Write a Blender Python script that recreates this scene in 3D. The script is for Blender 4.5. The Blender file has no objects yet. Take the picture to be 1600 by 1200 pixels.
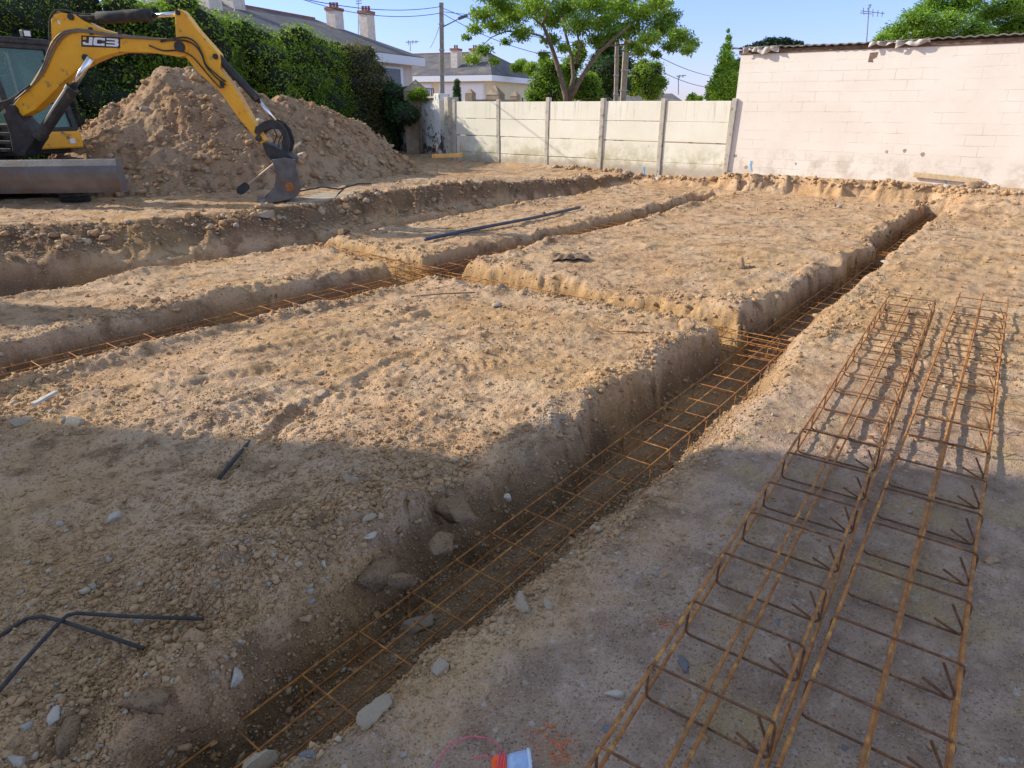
import bpy, bmesh, math, random
import numpy as np
from mathutils import Vector, Matrix
R = math.radians
scene = bpy.context.scene
# ------------------------------------------------------------------ camera
F, TH, CH = 1040.0, math.atan(435/1040.0), 1.85
ct, sn = math.cos(TH), math.sin(TH)
cam = bpy.data.cameras.new('camera'); co = bpy.data.objects.new('camera', cam)
scene.collection.objects.link(co); scene.camera = co
co.location = (0, 0, CH); co.rotation_euler = (math.pi/2-TH, 0, 0)
cam.sensor_width = 36; cam.lens = 36*F/1600; cam.clip_start = .05; cam.clip_end = 3000
# ------------------------------------------------------------------ light
SUN_EL = R(29)
sdx, sdy = -0.98, 0.20                       # horizontal direction towards the sun
w = bpy.data.worlds.new('World'); scene.world = w; w.use_nodes = True
nt = w.node_tree; bg = nt.nodes['Background']
sk = nt.nodes.new('ShaderNodeTexSky'); sk.sky_type = 'NISHITA'; sk.sun_disc = False
sk.sun_elevation = SUN_EL; sk.sun_rotation = math.atan2(sdx, sdy) % (2*math.pi)
sk.air_density = 1.0; sk.dust_density = 0.15; sk.ozone_density = 3.0
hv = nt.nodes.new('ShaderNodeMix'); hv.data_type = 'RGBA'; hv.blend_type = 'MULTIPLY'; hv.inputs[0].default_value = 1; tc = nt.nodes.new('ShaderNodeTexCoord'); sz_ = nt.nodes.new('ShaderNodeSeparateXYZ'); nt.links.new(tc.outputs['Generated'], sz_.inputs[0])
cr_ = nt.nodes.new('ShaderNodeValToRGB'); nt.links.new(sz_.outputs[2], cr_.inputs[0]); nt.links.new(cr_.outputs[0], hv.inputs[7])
cr_.color_ramp.elements[0].color = (.40, .40, .64, 1); cr_.color_ramp.elements[1].color = (1.52, 1.12, .82, 1); cr_.color_ramp.elements[1].position = .42  # upper sky, out of frame, warmed and brightened as added fill light
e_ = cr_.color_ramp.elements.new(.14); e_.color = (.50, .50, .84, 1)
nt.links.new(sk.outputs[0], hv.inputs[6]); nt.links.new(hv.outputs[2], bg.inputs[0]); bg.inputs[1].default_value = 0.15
sl = bpy.data.lights.new('sun', 'SUN'); sl.energy = 2.7; sl.angle = R(.55); sl.color = (1, .925, .79)
so = bpy.data.objects.new('sun', sl); scene.collection.objects.link(so)
so.rotation_euler = Vector((sdx*math.cos(SUN_EL), sdy*math.cos(SUN_EL), math.sin(SUN_EL))).to_track_quat('Z', 'Y').to_euler()
so.location = (-20, 5, 20)
scene.view_settings.view_transform = 'Standard'; scene.view_settings.look = 'None'
scene.view_settings.exposure = 1.1; scene.view_settings.gamma = 1
# ------------------------------------------------------------------ helpers
YAW = R(38); SY, CY = math.sin(YAW), math.cos(YAW)
def W(s, t, z=0): return Vector((s*SY+t*CY, s*CY-t*SY, z))      # site axes -> world
def P(x, y, z=0):                                                # photo point on a level z -> world
    a, b = (x-800)/F, -(y-600)/F
    d = (a, ct+b*sn, -sn+b*ct); k = (z-CH)/d[2]
    return Vector((d[0]*k, d[1]*k, z))
def Q(x, y, Y):                                                  # photo point at forward distance Y -> world
    a, b = (x-800)/F, -(y-600)/F
    d = (a, ct+b*sn, -sn+b*ct); k = Y/d[1]
    return Vector((d[0]*k, Y, CH+d[2]*k))
def st_of(p): return (p.x*SY+p.y*CY, p.x*CY-p.y*SY)
COL = scene.collection
def tag(o, label=None, cat=None, group=None, kind=None):
    if label: o['label'] = label
    if cat: o['category'] = cat
    if group: o['group'] = group
    if kind: o['kind'] = kind
    return o
def empty(name, loc, rz=0):
    o = bpy.data.objects.new(name, None); COL.objects.link(o); o.location = loc; o.rotation_euler = (0, 0, rz)
    o.empty_display_size = .2
    return o
class MB:
    def __init__(s): s.v = []; s.f = []
    def add(s, v, f):
        n = len(s.v); s.v += [tuple(p) for p in v]; s.f += [tuple(i+n for i in q) for q in f]; return s
    def box(s, c, d, rz=0, M=None):
        hx, hy, hz = d[0]/2, d[1]/2, d[2]/2
        v = [Vector((x, y, z)) for z in (-hz, hz) for y in (-hy, hy) for x in (-hx, hx)]
        m = Matrix.Translation(Vector(c)) @ (M if M else Matrix.Rotation(rz, 4, 'Z'))
        return s.add([m @ p for p in v], [(0,2,3,1),(4,5,7,6),(0,1,5,4),(2,6,7,3),(0,4,6,2),(1,3,7,5)])
    def beam(s, a, b, wd, ht, up=(0,0,1)):
        a, b = Vector(a), Vector(b); d = (b-a); L = d.length; d.normalize()
        u = Vector(up); x = d.cross(u)
        if x.length < 1e-4: x = d.cross(Vector((1,0,0)))
        x.normalize(); u = x.cross(d)
        v = [p+x*i*wd/2+u*j*ht/2 for p in (a, b) for i, j in ((-1,-1),(1,-1),(1,1),(-1,1))]
        return s.add(v, [(0,1,2,3),(4,7,6,5),(0,4,5,1),(1,5,6,2),(2,6,7,3),(3,7,4,0)])
    def tube(s, pts, r, n=8, cap=True, r2=None):
        pts = [Vector(p) for p in pts]; m = len(pts); V = []; prev = None
        for i, p in enumerate(pts):
            d = (pts[min(i+1, m-1)]-pts[max(i-1, 0)]).normalized()
            if prev is None:
                x = d.orthogonal().normalized()
            else:
                x = (prev-d*prev.dot(d)); x = x.normalized() if x.length > 1e-6 else d.orthogonal().normalized()
            prev = x; y = d.cross(x)
            rr = r if r2 is None else r+(r2-r)*i/(m-1)
            if isinstance(r, (list, tuple)): rr = r[i]
            V += [p+(x*math.cos(2*math.pi*k/n)+y*math.sin(2*math.pi*k/n))*rr for k in range(n)]
        Fc = [(i*n+k, i*n+(k+1) % n, (i+1)*n+(k+1) % n, (i+1)*n+k) for i in range(m-1) for k in range(n)]
        if cap: Fc += [tuple(range(n-1, -1, -1)), tuple((m-1)*n+k for k in range(n))]
        return s.add(V, Fc)
    def prism(s, poly, axis, thick):                            # poly of 3-D points in a plane, extruded both ways along axis
        ax = Vector(axis).normalized()*thick/2; n = len(poly); poly = [Vector(p) for p in poly]
        return s.add([p-ax for p in poly]+[p+ax for p in poly], [tuple(range(n)), tuple(range(2*n-1, n-1, -1))]+[(i, i+n, (i+1) % n+n, (i+1) % n) for i in range(n)])
    def build(s, name, mat, parent=None, smooth=False, bevel=0, origin=None):
        me = bpy.data.meshes.new(name)
        V = s.v
        if parent is not None:
            mi = parent.matrix_world.inverted() if False else (Matrix.Translation(parent.location) @ parent.rotation_euler.to_matrix().to_4x4()).inverted()
            if parent.parent is not None:
                g = parent.parent; mi = ((Matrix.Translation(g.location) @ g.rotation_euler.to_matrix().to_4x4()) @ (Matrix.Translation(parent.location) @ parent.rotation_euler.to_matrix().to_4x4())).inverted()
            V = [tuple(mi @ Vector(p)) for p in V]
        elif origin is not None:
            V = [(p[0]-origin[0], p[1]-origin[1], p[2]-origin[2]) for p in V]
        me.from_pydata(V, [], s.f); me.materials.append(mat)
        bm = bmesh.new(); bm.from_mesh(me); bmesh.ops.recalc_face_normals(bm, faces=bm.faces); bm.to_mesh(me); bm.free()
        if smooth: me.polygons.foreach_set('use_smooth', [True]*len(me.polygons))
        o = bpy.data.objects.new(name, me); COL.objects.link(o)
        if parent is not None: o.parent = parent
        elif origin is not None: o.location = origin
        if bevel:
            b = o.modifiers.new('bevel', 'BEVEL'); b.width = bevel; b.segments = 2; b.limit_method = 'ANGLE'
        return o
def np_mesh(name, V, Fc, mat, smooth=False, tint=None, colors=None, parent=None):
    me = bpy.data.meshes.new(name); nv, nf = len(V), len(Fc); k = Fc.shape[1]
    me.vertices.add(nv); me.vertices.foreach_set('co', np.ascontiguousarray(V, dtype=np.float32).ravel())
    me.loops.add(nf*k); me.loops.foreach_set('vertex_index', np.ascontiguousarray(Fc, dtype=np.int32).ravel())
    me.polygons.add(nf); me.polygons.foreach_set('loop_start', np.arange(0, nf*k, k, dtype=np.int32))
    if smooth: me.polygons.foreach_set('use_smooth', np.ones(nf, dtype=bool))
    if tint is not None:
        a = me.attributes.new('tint', 'FLOAT', 'POINT'); a.data.foreach_set('value', tint.astype(np.float32))
    if colors is not None:
        a = me.attributes.new('zone', 'FLOAT_COLOR', 'POINT'); a.data.foreach_set('color', np.ascontiguousarray(colors, dtype=np.float32).ravel())
    me.update(calc_edges=True)
    me.materials.append(mat)
    o = bpy.data.objects.new(name, me); COL.objects.link(o)
    if parent is not None: o.parent = parent
    return o
# ---- noise
def vhash(ix, iy, seed):
    h = (ix.astype(np.int64)*374761393+iy.astype(np.int64)*668265263+seed*2147483647) & 0xffffffff
    h = ((h ^ (h >> 13))*1274126177) & 0xffffffff
    h = ((h ^ (h >> 16))*2246822519) & 0xffffffff
    return ((h ^ (h >> 15)) & 0xffffff)/float(0xffffff)
def vn(x, y, f, seed):
    x = x*f+seed*17.31; y = y*f-seed*9.77
    ix, iy = np.floor(x), np.floor(y); fx, fy = x-ix, y-iy
    fx = fx*fx*fx*(fx*(fx*6-15)+10); fy = fy*fy*fy*(fy*(fy*6-15)+10)
    a, b, c, d = vhash(ix, iy, seed), vhash(ix+1, iy, seed), vhash(ix, iy+1, seed), vhash(ix+1, iy+1, seed)
    return (a+(b-a)*fx+(c-a)*fy+(a-b-c+d)*fx*fy)*2-1
def fbm(x, y, f, octs, seed, g=.5):
    o = 0; a = 1
    for i in range(octs):
        r = .6+.7*i; cx, sx = math.cos(r), math.sin(r)
        o = o+a*vn(x*cx-y*sx, x*sx+y*cx, f*2.03**i, seed+i); a *= g
    return o
def bumps(x, y, cell, seed, dens=1.0):                          # rounded lumps: one dome per jittered cell
    X, Y = x/cell, y/cell
    wx, wy = vn(x, y, 1.7/cell, seed+7), vn(x, y, 1.7/cell, seed+8)
    X = X+.16*wx+.1*vn(x, y, 4.3/cell, seed+9); Y = Y+.16*wy+.1*vn(x, y, 4.1/cell, seed+10); ix, iy = np.floor(X), np.floor(Y); out = np.zeros_like(x)
    for dx in (-1, 0, 1):
        for dy in (-1, 0, 1):
            jx, jy = ix+dx, iy+dy
            px = jx+vhash(jx, jy, seed); py = jy+vhash(jx, jy, seed+1); r = .2+.45*vhash(jx, jy, seed+2)**2
            on = vhash(jx, jy, seed+3) < dens
            th = 6.283*vhash(jx, jy, seed+4); ca, sa = np.cos(th), np.sin(th); ex, ey = X-px, Y-py
            u, v_ = ex*ca+ey*sa, (ey*ca-ex*sa)*(1.1+.8*vhash(jx, jy, seed+5))
            d = np.maximum(np.maximum(np.abs(u), np.abs(v_)), .74*(np.abs(u)+np.abs(v_)))
            h = np.minimum((r-d)*1.5, r*(.5+.25*u/r+.3*v_/r))
            out = np.maximum(out, np.where(on, np.maximum(0, h), 0))
    return out*cell
sst = lambda a, b, x: (lambda q: q*q*(3-2*q))(np.clip((x-a)/(b-a), 0, 1))
# ------------------------------------------------------------------ terrain
def ground(x, y, detail=True):
    """height and colour zones of the dug site; x, y world arrays"""
    s = x*SY+y*CY; t = x*CY-y*SY
    n1 = fbm(x, y, .45, 3, 3); n2 = fbm(x, y, 1.9, 3, 11); n3 = fbm(x, y, 7, 3, 21)
    wob = .028*n2+.018*n3+.03*vn(x, y, 3.3, 77)+.004*vn(x, y, 26, 78)
    pmask = fbm(x, y, .8, 3, 55)
    # plateau on the left, still undug
    lip = np.interp(s, [-5, 2.5, 3.3, 4, 5, 6, 8.4, 10, 12.7, 15.5], [-11.2, -11.0, -10.3, -9.85, -9.65, -9.35, -9.45, -9.2, -8.98, -8.95])
    ph = np.interp(s, [10, 11.5, 13.5, 16.3, 17], [.4, .33, .22, .17, .3])
    lw = np.interp(s, [0, 6, 9.5, 16], [1.25, .8, .35, .3])
    wl = wob*2.2+.08*vn(x, y, 1.1, 91)
    pf = sst(0, 1, (lip-t+wl+.02+1.0*bumps(x, y, .4, 441, .8)+.7*bumps(x, y, .18, 451, .8)-.15)/lw+1)
    pf = np.clip(pf+.13*np.sin(pf*math.pi)*fbm(x, y, 2.6, 3, 70), 0, 1)
    plat = ph*pf
    z = plat+.028*n1*(1-.3*pf)*(1-.75*sst(-1.4, -1.0, t)*(1-sst(7.5, 9, s)))
    z = z-.055*np.exp(-((t+5.45)/.32)**2)*(1-sst(5.3, 6.2, s))
    # bank below the walls
    rise = np.interp(t, [-19, -16.5, -7, -6.3, -2.0, -1.2, 8], [.3, .2, .16, .34, .36, .36, .38])
    st0 = np.interp(t, [-17, -7, -6.3, -1.9, -1.2, 5], [15.9, 16.15, 16.25, 16.2, 13.8, 13.2])
    bk = sst(0, 1, (s-st0+wob*1.5+.12*vn(x, y, 2.2, 92)+.9*bumps(x, y, .35, 421, .8)+.7*bumps(x, y, .16, 431, .8)-.12)/np.maximum(.12, (16.62-st0)*.85))
    z = np.maximum(z, z*(1-bk)+rise*bk)
    # trenches
    def seg(tl, tr, wl, wr, a, b, D, wv):
        q = np.minimum(np.minimum((t-tl+wv)/wl, (tr-t+wv)/wr), np.minimum((s-a)/.12, (b-s+wv)/.12))
        return D*sst(-.12, 1.0, q), q
    bw = wob*1.25
    tR1 = np.interp(s, [0, 1.2, 2, 3.6, 4.8, 5.9, 7, 16], [-1.52, -1.37, -1.27, -1.17, -1.22, -1.42, -1.44, -1.5])
    tL1 = np.interp(s, [0, .8, 1.4, 2.06, 2.7, 3.4, 5, 6.1, 10.7, 11.0, 16], [-1.86, -1.90, -2.0, -2.14, -2.0, -2.03, -2.08, -2.02, -1.86, -1.95, -1.95])
    lump = .75*bumps(x, y, .17, 401, .75)+.5*bumps(x, y, .08, 411, .7)
    d1, q1 = seg(tL1+lump, tR1, np.interp(s, [0, 2.6, 4, 6], [.17, .19, .14, .11]), np.maximum(.08, tR1+1.66), -3, 15.95, .37, bw)
    d2, q2 = seg(np.interp(s, [0, 4.3, 5.4, 16], [-6.54, -6.54, -6.26, -6.12])+lump, np.interp(s, [0, 3, 5, 7, 15], [-5.78, -5.74, -5.6, -5.62, -5.72]), .13, .1, -4, 15.4, .30, bw)
    d3, q3 = seg(np.minimum(lip+.75, -8.9), -8.4+0*s, .35, .12, -4, 15.4, .4, bw)
    nr = np.interp(t, [-8.4, -5.7, -3.4, -1.9], [5.72, 5.55, 5.76, 5.62]); fr = np.interp(t, [-8.4, -6.3, -5.6, -3.5, -1.9], [6.22, 6.1, 6.25, 6.2, 6.05])
    qc = np.minimum(np.minimum((s-nr+bw)/.1, (fr-s+bw*1.5-lump*.8)/.20), np.minimum((t+8.6)/.1, (-1.7-t)/.1))
    dc = .27*sst(-.12, 1, qc)
    dep = np.maximum(np.maximum(d1, d2), np.maximum(d3, dc))
    qq = np.maximum(np.maximum(q1, q2), np.maximum(q3, qc))
    floor = sst(.75, 1.2, qq)
    z = z*(1-.8*np.clip(dep*3, 0, 1))-dep
    lipz = np.exp(-((qq+.9)/1.1)**2)*(1-sst(-.3, .2, qq))       # crumbly rim
    rightz = sst(-1.45, -1.1, t)*(1-sst(5.0, 6.5, s))
    rub = np.clip(lipz*.95+pmask*.6-.08-.75*rightz, 0, 1)
    rub = np.maximum(rub, .9*sst(.15, .6, pf)*(1-sst(.93, 1, pf)))  # broken bank of the left trench
    rub = np.maximum(rub, bk*(1-sst(.9, 1, bk)))
    rn = np.exp(-(((s-1.0)/1.1)**2+((t+2.25)/.45)**2)); rub = np.maximum(rub, rn)     # heaped clods by the near end of the trench
    z = z+.035*lipz*np.maximum(0, .5+n2)*(t < -1.7)+.07*rn*np.maximum(0, .6+n2)
    # ruts and scrapes
    def rut(ax, ay, bx, by, wd, dp):
        a, b = P(ax, ay), P(bx, by); dx, dy = b.x-a.x, b.y-a.y; L2 = dx*dx+dy*dy
        k = np.clip(((x-a.x)*dx+(y-a.y)*dy)/L2, 0, 1)
        d = np.hypot(x-a.x-k*dx, y-a.y-k*dy)+.02*n3
        return -dp*np.exp(-(d/wd)**2)+dp*.6*np.exp(-((d-wd*1.9)/(wd*.7))**2)
    z = z+rut(345, 740, 470, 640, .035, .028)+rut(470, 640, 640, 560, .05, .015)+rut(255, 610, 430, 585, .06, .02)
    z = z+rut(380, 560, 640, 505, .06, .02)+rut(100, 770, 330, 700, .08, .015)+rut(620, 775, 760, 730, .05, .012)
    for k in range(5):
        yy = 690-k*12
        z = z+rut(250+k*20, yy, 560+k*30, yy-95, .03, .006)
    wallm = sst(-.5, .0, qq)*(1-sst(.95, 1.2, qq)); rub = np.maximum(rub, .55*wallm)
    def tread(ax, ay, bx, by, wd, amp, per):
        a, b = P(ax, ay), P(bx, by); dx, dy = b.x-a.x, b.y-a.y; L = math.hypot(dx, dy)
        u = ((x-a.x)*dx+(y-a.y)*dy)/L; v = ((x-a.x)*-dy+(y-a.y)*dx)/L
        inside = sst(-.15, .1, u)*(1-sst(L-.1, L+.15, u))*(1-sst(wd*.85, wd, np.abs(v)))
        m = inside*sst(-.1, .5, fbm(x, y, 2.3, 2, 501))
        return m*(amp*sst(-.2, .6, np.sin((u+.5*np.abs(v))*2*math.pi/per))-amp*1.2)
    z = z+tread(250, 670, 820, 560, .13, .010, .085)+tread(560, 800, 820, 640, .13, .009, .085)+tread(860, 1120, 1080, 880, .09, .006, .045)+tread(900, 400, 1350, 340, .16, .012, .09)+tread(1180, 1180, 1420, 760, .10, .005, .05)+tread(60, 820, 420, 720, .13, .008, .08)
    if detail:
        right = sst(-1.3, -1.0, t)*(1-sst(5.0, 6.0, s))          # compacted crust on the right
        z = z+.020*n2*(1-.5*right)+.008*n3*(1-.45*right)
        fine = fbm(x, y, 22, 3, 31)
        z = z+(.0045-.0015*right)*fine
        dist = np.hypot(x, y)
        near = 1-sst(5, 9, dist)
        z = z+rub*(bumps(x, y, .14, 101, .8)*.55+bumps(x, y, .07, 111, .8)*.5+near*bumps(x, y, .03, 121, .7)*.6)
        z = z+(bumps(x, y, .26, 171, .10)*.28*sst(-.3, .5, pmask)+bumps(x, y, .11, 131, .24)*.4+bumps(x, y, .065, 136, .3)*.4+bumps(x, y, .045, 141, .22)*.5*near)*(1-.5*right)
        z = z+near*bumps(x, y, .018, 151, .35)*.35
        # directional scraping left by the bucket
        z = z+.006*fbm(s*.35, t*3.0, 3.2, 2, 161)*(1-right)
    crust = sst(-1.45, -.95, t+.25*n2)*(1-sst(4.2, 6.5, s+.8*n1+.5*n2))
    crust = np.maximum(crust, .75*sst(.1, .8, n1*.9+.5*n2+.35)*(1-sst(1.2, 2.6, s))*(t < -2))
    crust = np.maximum(crust, .6*pf*sst(-.1, .7, n1+.6*n2))
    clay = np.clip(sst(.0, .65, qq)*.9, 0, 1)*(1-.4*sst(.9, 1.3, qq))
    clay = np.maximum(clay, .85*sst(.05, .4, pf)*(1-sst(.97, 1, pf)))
    gold = sst(-.2, .1, qc)*(s > 5.5)*(1-sst(1.1, 1.6, qc))
    return z, np.stack([np.clip(crust, 0, 1), clay, np.clip(np.maximum(gold, .6*sst(0, .6, fbm(x, y, 1.2, 3, 44))*(1-crust)), 0, 1), np.clip(rub, 0, 1)], -1), floor
def gz(x, y):
    return float(ground(np.array([float(x)]), np.array([float(y)]))[0][0])
def G(p, dz=0): return Vector((p[0], p[1], gz(p[0], p[1])+dz))
# ------------------------------------------------------------------ materials
def nodes(name):
    m = bpy.data.materials.new(name); m.use_nodes = True; n = m.node_tree
    return m, n, n.nodes['Principled BSDF'], n.links
def N(n, typ, **kw):
    o = n.nodes.new(typ)
    for k, v in kw.items():
        if k.startswith('i_'): o.inputs[k[2:].replace('_', ' ')].default_value = v
        else: setattr(o, k, v)
    return o
def mixc(n, fac, a, b, mode='MIX'):
    m = n.nodes.new('ShaderNodeMix'); m.data_type = 'RGBA'; m.blend_type = mode
    for sock, v in ((m.inputs[0], fac), (m.inputs[6], a), (m.inputs[7], b)):
        if hasattr(v, 'type') and hasattr(v, 'is_linked'): n.links.new(v, sock)
        elif isinstance(v, (tuple, list)): sock.default_value = (*v[:3], 1)
        else: sock.default_value = v
    return m.outputs[2]
def math_(n, op, a, b=0, clamp=False):
    m = n.nodes.new('ShaderNodeMath'); m.operation = op; m.use_clamp = clamp
    for sock, v in zip(m.inputs, (a, b)):
        if hasattr(v, 'is_linked'): n.links.new(v, sock)
        else: sock.default_value = v
    return m.outputs[0]
def ramp(n, v, p0, p1):
    m = n.nodes.new('ShaderNodeMapRange'); m.interpolation_type = 'SMOOTHSTEP'
    n.links.new(v, m.inputs[0]); m.inputs[1].default_value = p0; m.inputs[2].default_value = p1
    return m.outputs[0]
def noise(n, vec, sc, det=4, rough=.55, dist=0):
    t = n.nodes.new('ShaderNodeTexNoise'); t.inputs['Scale'].default_value = sc; t.inputs['Detail'].default_value = det
    t.inputs['Roughness'].default_value = rough; t.inputs['Distortion'].default_value = dist
    if vec: n.links.new(vec, t.inputs['Vector'])
    return t.outputs['Fac']
def coords(n, kind='Object'):
    c = n.nodes.new('ShaderNodeTexCoord'); return c.outputs[kind]
def bump(n, bsdf, h, strength, dist=.01):
    b = n.nodes.new('ShaderNodeBump'); b.inputs['Strength'].default_value = strength; b.inputs['Distance'].default_value = dist
    n.links.new(h, b.inputs['Height']); n.links.new(b.outputs[0], bsdf.inputs['Normal']); return b
def simple(name, c1, c2=None, sc=8, rough=.7, bmp=0, bsc=60, metal=0, dirt=None, dsc=5, dlo=.5, dhi=.7, bd=.01, spec=None):
    m, n, b, l = nodes(name); v = coords(n)
    col = mixc(n, ramp(n, noise(n, v, sc, 5), .35, .65), c1, c2 or c1)
    if dirt: col = mixc(n, ramp(n, noise(n, v, dsc, 7, .65), dlo, dhi), col, dirt)
    l.new(col, b.inputs['Base Color']); b.inputs['Roughness'].default_value = rough; b.inputs['Metallic'].default_value = metal
    if spec is not None: b.inputs['Specular IOR Level'].default_value = spec
    if bmp: bump(n, b, noise(n, v, bsc, 5, .6), bmp, bd)
    return m
def soil_mat(name, use_zone=True, vmul=1.0):
    m, n, b, l = nodes(name); v = coords(n)
    nA = noise(n, v, .9, 6, .6); nB = noise(n, v, 4.5, 6, .62, .3); nC = noise(n, v, 23, 5, .65); nD = noise(n, v, 130, 3, .7)
    col = mixc(n, ramp(n, nA, .35, .65), (.485, .295, .16), (.555, .38, .235))
    col = mixc(n, math_(n, 'MULTIPLY', ramp(n, nB, .47, .66), .9), col, (.22, .132, .072))
    col = mixc(n, math_(n, 'MULTIPLY', ramp(n, noise(n, v, 2.3, 5, .6), .55, .8), .5), col, (.50, .42, .31))
    if use_zone:
        at = n.nodes.new('ShaderNodeAttribute'); at.attribute_name = 'zone'
        sep = n.nodes.new('ShaderNodeSeparateColor'); l.new(at.outputs['Color'], sep.inputs[0])
        gr = mixc(n, ramp(n, nB, .35, .7), (.45, .32, .235), (.27, .18, .128))
        gr = mixc(n, ramp(n, noise(n, v, 2.0, 5, .6), .5, .68), gr, (.40, .28, .155))
        gr = mixc(n, math_(n, 'MULTIPLY', ramp(n, noise(n, v, 9, 5, .7), .60, .72), .6), gr, (.54, .48, .40))
        col = mixc(n, sep.outputs[0], col, gr)
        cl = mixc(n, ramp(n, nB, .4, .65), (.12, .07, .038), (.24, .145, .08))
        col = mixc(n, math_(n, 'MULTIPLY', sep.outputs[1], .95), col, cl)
        col = mixc(n, math_(n, 'MULTIPLY', sep.outputs[2], .5), col, (.52, .31, .12))
    # grit: dark and pale grains
    vo = n.nodes.new('ShaderNodeTexVoronoi'); vo.inputs['Scale'].default_value = 95; l.new(v, vo.inputs['Vector'])
    sp = n.nodes.new('ShaderNodeSeparateColor'); l.new(vo.outputs['Color'], sp.inputs[0])
    core = math_(n, 'SUBTRACT', 1, ramp(n, vo.outputs['Distance'], .25, .45))
    pale = math_(n, 'MULTIPLY', math_(n, 'GREATER_THAN', sp.outputs[0], .86), core)
    dark = math_(n, 'MULTIPLY', math_(n, 'LESS_THAN', sp.outputs[0], .2), core)
    col = mixc(n, math_(n, 'MULTIPLY', pale, .55), col, (.56, .49, .40))
    col = mixc(n, math_(n, 'MULTIPLY', dark, .5), col, (.10, .075, .055))
    v3 = n.nodes.new('ShaderNodeTexVoronoi'); v3.inputs['Scale'].default_value = 28; l.new(v, v3.inputs['Vector'])
    s3 = n.nodes.new('ShaderNodeSeparateColor'); l.new(v3.outputs['Color'], s3.inputs[0])
    c3 = math_(n, 'SUBTRACT', 1, ramp(n, v3.outputs['Distance'], .22, .36))
    col = mixc(n, math_(n, 'MULTIPLY', math_(n, 'MULTIPLY', math_(n, 'GREATER_THAN', s3.outputs[1], .9), c3), .6), col, (.47, .42, .36))
    val = math_(n, 'ADD', .72*vmul, math_(n, 'MULTIPLY', nD, .56*vmul))
    hs = n.nodes.new('ShaderNodeHueSaturation'); l.new(col, hs.inputs['Color']); l.new(val, hs.inputs['Value'])
    l.new(hs.outputs[0], b.inputs['Base Color']); b.inputs['Roughness'].default_value = .95; b.inputs['Specular IOR Level'].default_value = .15
    hgt = math_(n, 'ADD', math_(n, 'MULTIPLY', nC, 1.0), math_(n, 'MULTIPLY', nD, .35))
    hgt = math_(n, 'ADD', hgt, math_(n, 'MULTIPLY', core, .22))
    hgt = math_(n, 'ADD', hgt, math_(n, 'MULTIPLY', nB, 1.6))
    bump(n, b, hgt, 1.0, .016)
    return m
SOIL = soil_mat('sandy soil'); HEAPM = soil_mat('heap soil', False, .80)
def tint_mat(name, cols, rough=.9, bmp=.5, bsc=90):
    m, n, b, l = nodes(name); at = n.nodes.new('ShaderNodeAttribute'); at.attribute_name = 'tint'
    cr = n.nodes.new('ShaderNodeValToRGB'); l.new(at.outputs['Fac'], cr.inputs[0])
    el = cr.color_ramp.elements
    el[0].position = 0; el[0].color = (*cols[0], 1); el[1].position = 1; el[1].color = (*cols[-1], 1)
    for i, c in enumerate(cols[1:-1]):
        e = el.new((i+1)/(len(cols)-1)); e.color = (*c, 1)
    v = coords(n); nz = noise(n, v, bsc, 4, .65)
    col = mixc(n, math_(n, 'MULTIPLY', nz, .3), cr.outputs[0], (.20, .13, .08), 'MIX')
    l.new(col, b.inputs['Base Color']); b.inputs['Roughness'].default_value = rough; b.inputs['Specular IOR Level'].default_value = .2
    bump(n, b, nz, bmp, .01); return m
CLODM = tint_mat('clods', [(.34, .20, .10), (.45, .275, .14), (.50, .32, .17), (.50, .35, .20), (.50, .42, .31), (.34, .31, .28)])
STONEM = tint_mat('stones', [(.50, .40, .28), (.56, .50, .41), (.58, .55, .50), (.40, .40, .40)])
def leaf_mat(name, a, b_, c_, tr=.42):
    m, n, b, l = nodes(name); at = n.nodes.new('ShaderNodeAttribute'); at.attribute_name = 'tint'
    cr = n.nodes.new('ShaderNodeValToRGB'); l.new(at.outputs['Fac'], cr.inputs[0]); el = cr.color_ramp.elements
    el[0].color = (*a, 1); el[1].color = (*c_, 1); e = el.new(.5); e.color = (*b_, 1)
    l.new(cr.outputs[0], b.inputs['Base Color']); b.inputs['Roughness'].default_value = .55; b.inputs['Specular IOR Level'].default_value = .25
    tl = n.nodes.new('ShaderNodeBsdfTranslucent'); l.new(mixc(n, 1.0, cr.outputs[0], (1.0, 1.0, .45), 'MULTIPLY'), tl.inputs[0])
    mx = n.nodes.new('ShaderNodeMixShader'); mx.inputs[0].default_value = tr
    l.new(b.outputs[0], mx.inputs[1]); l.new(tl.outputs[0], mx.inputs[2])
    l.new(mx.outputs[0], n.nodes['Material Output'].inputs['Surface']); return m
L_BRIGHT = leaf_mat('bright leaves', (.14, .27, .03), (.22, .38, .045), (.33, .50, .08))
L_MID = leaf_mat('mid leaves', (.11, .21, .025), (.22, .35, .04), (.36, .50, .07))
L_DARK = leaf_mat('dark leaves', (.025, .07, .02), (.05, .115, .03), (.085, .17, .045), .2)
L_OLIVE = leaf_mat('olive leaves', (.09, .10, .03), (.17, .16, .05), (.26, .23, .09), .25)
L_CONI = leaf_mat('conifer sprays', (.08, .16, .02), (.20, .33, .03), (.42, .56, .07), .3)
L_CEDAR = leaf_mat('cedar needles', (.012, .035, .02), (.022, .055, .03), (.045, .085, .045), .1)
CORE = simple('painted core shade', (.012, .018, .008), (.02, .024, .012), 9, .95)  # near-black: shade inside crowns painted on, cores also close gaps to the sky
BARK = simple('bark', (.22, .16, .11), (.14, .10, .07), 12, .9, .6, 30)
RUST = simple('rusty steel', (.42, .165, .035), (.25, .10, .028), 30, .75, .5, 260, .05, (.58, .28, .06), 14, .52, .66, .002)
RUSTD = simple('dark rusty steel', (.20, .09, .035), (.11, .05, .025), 30, .8, .5, 260, .05, (.36, .15, .04), 14, .55, .68, .002)
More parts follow.
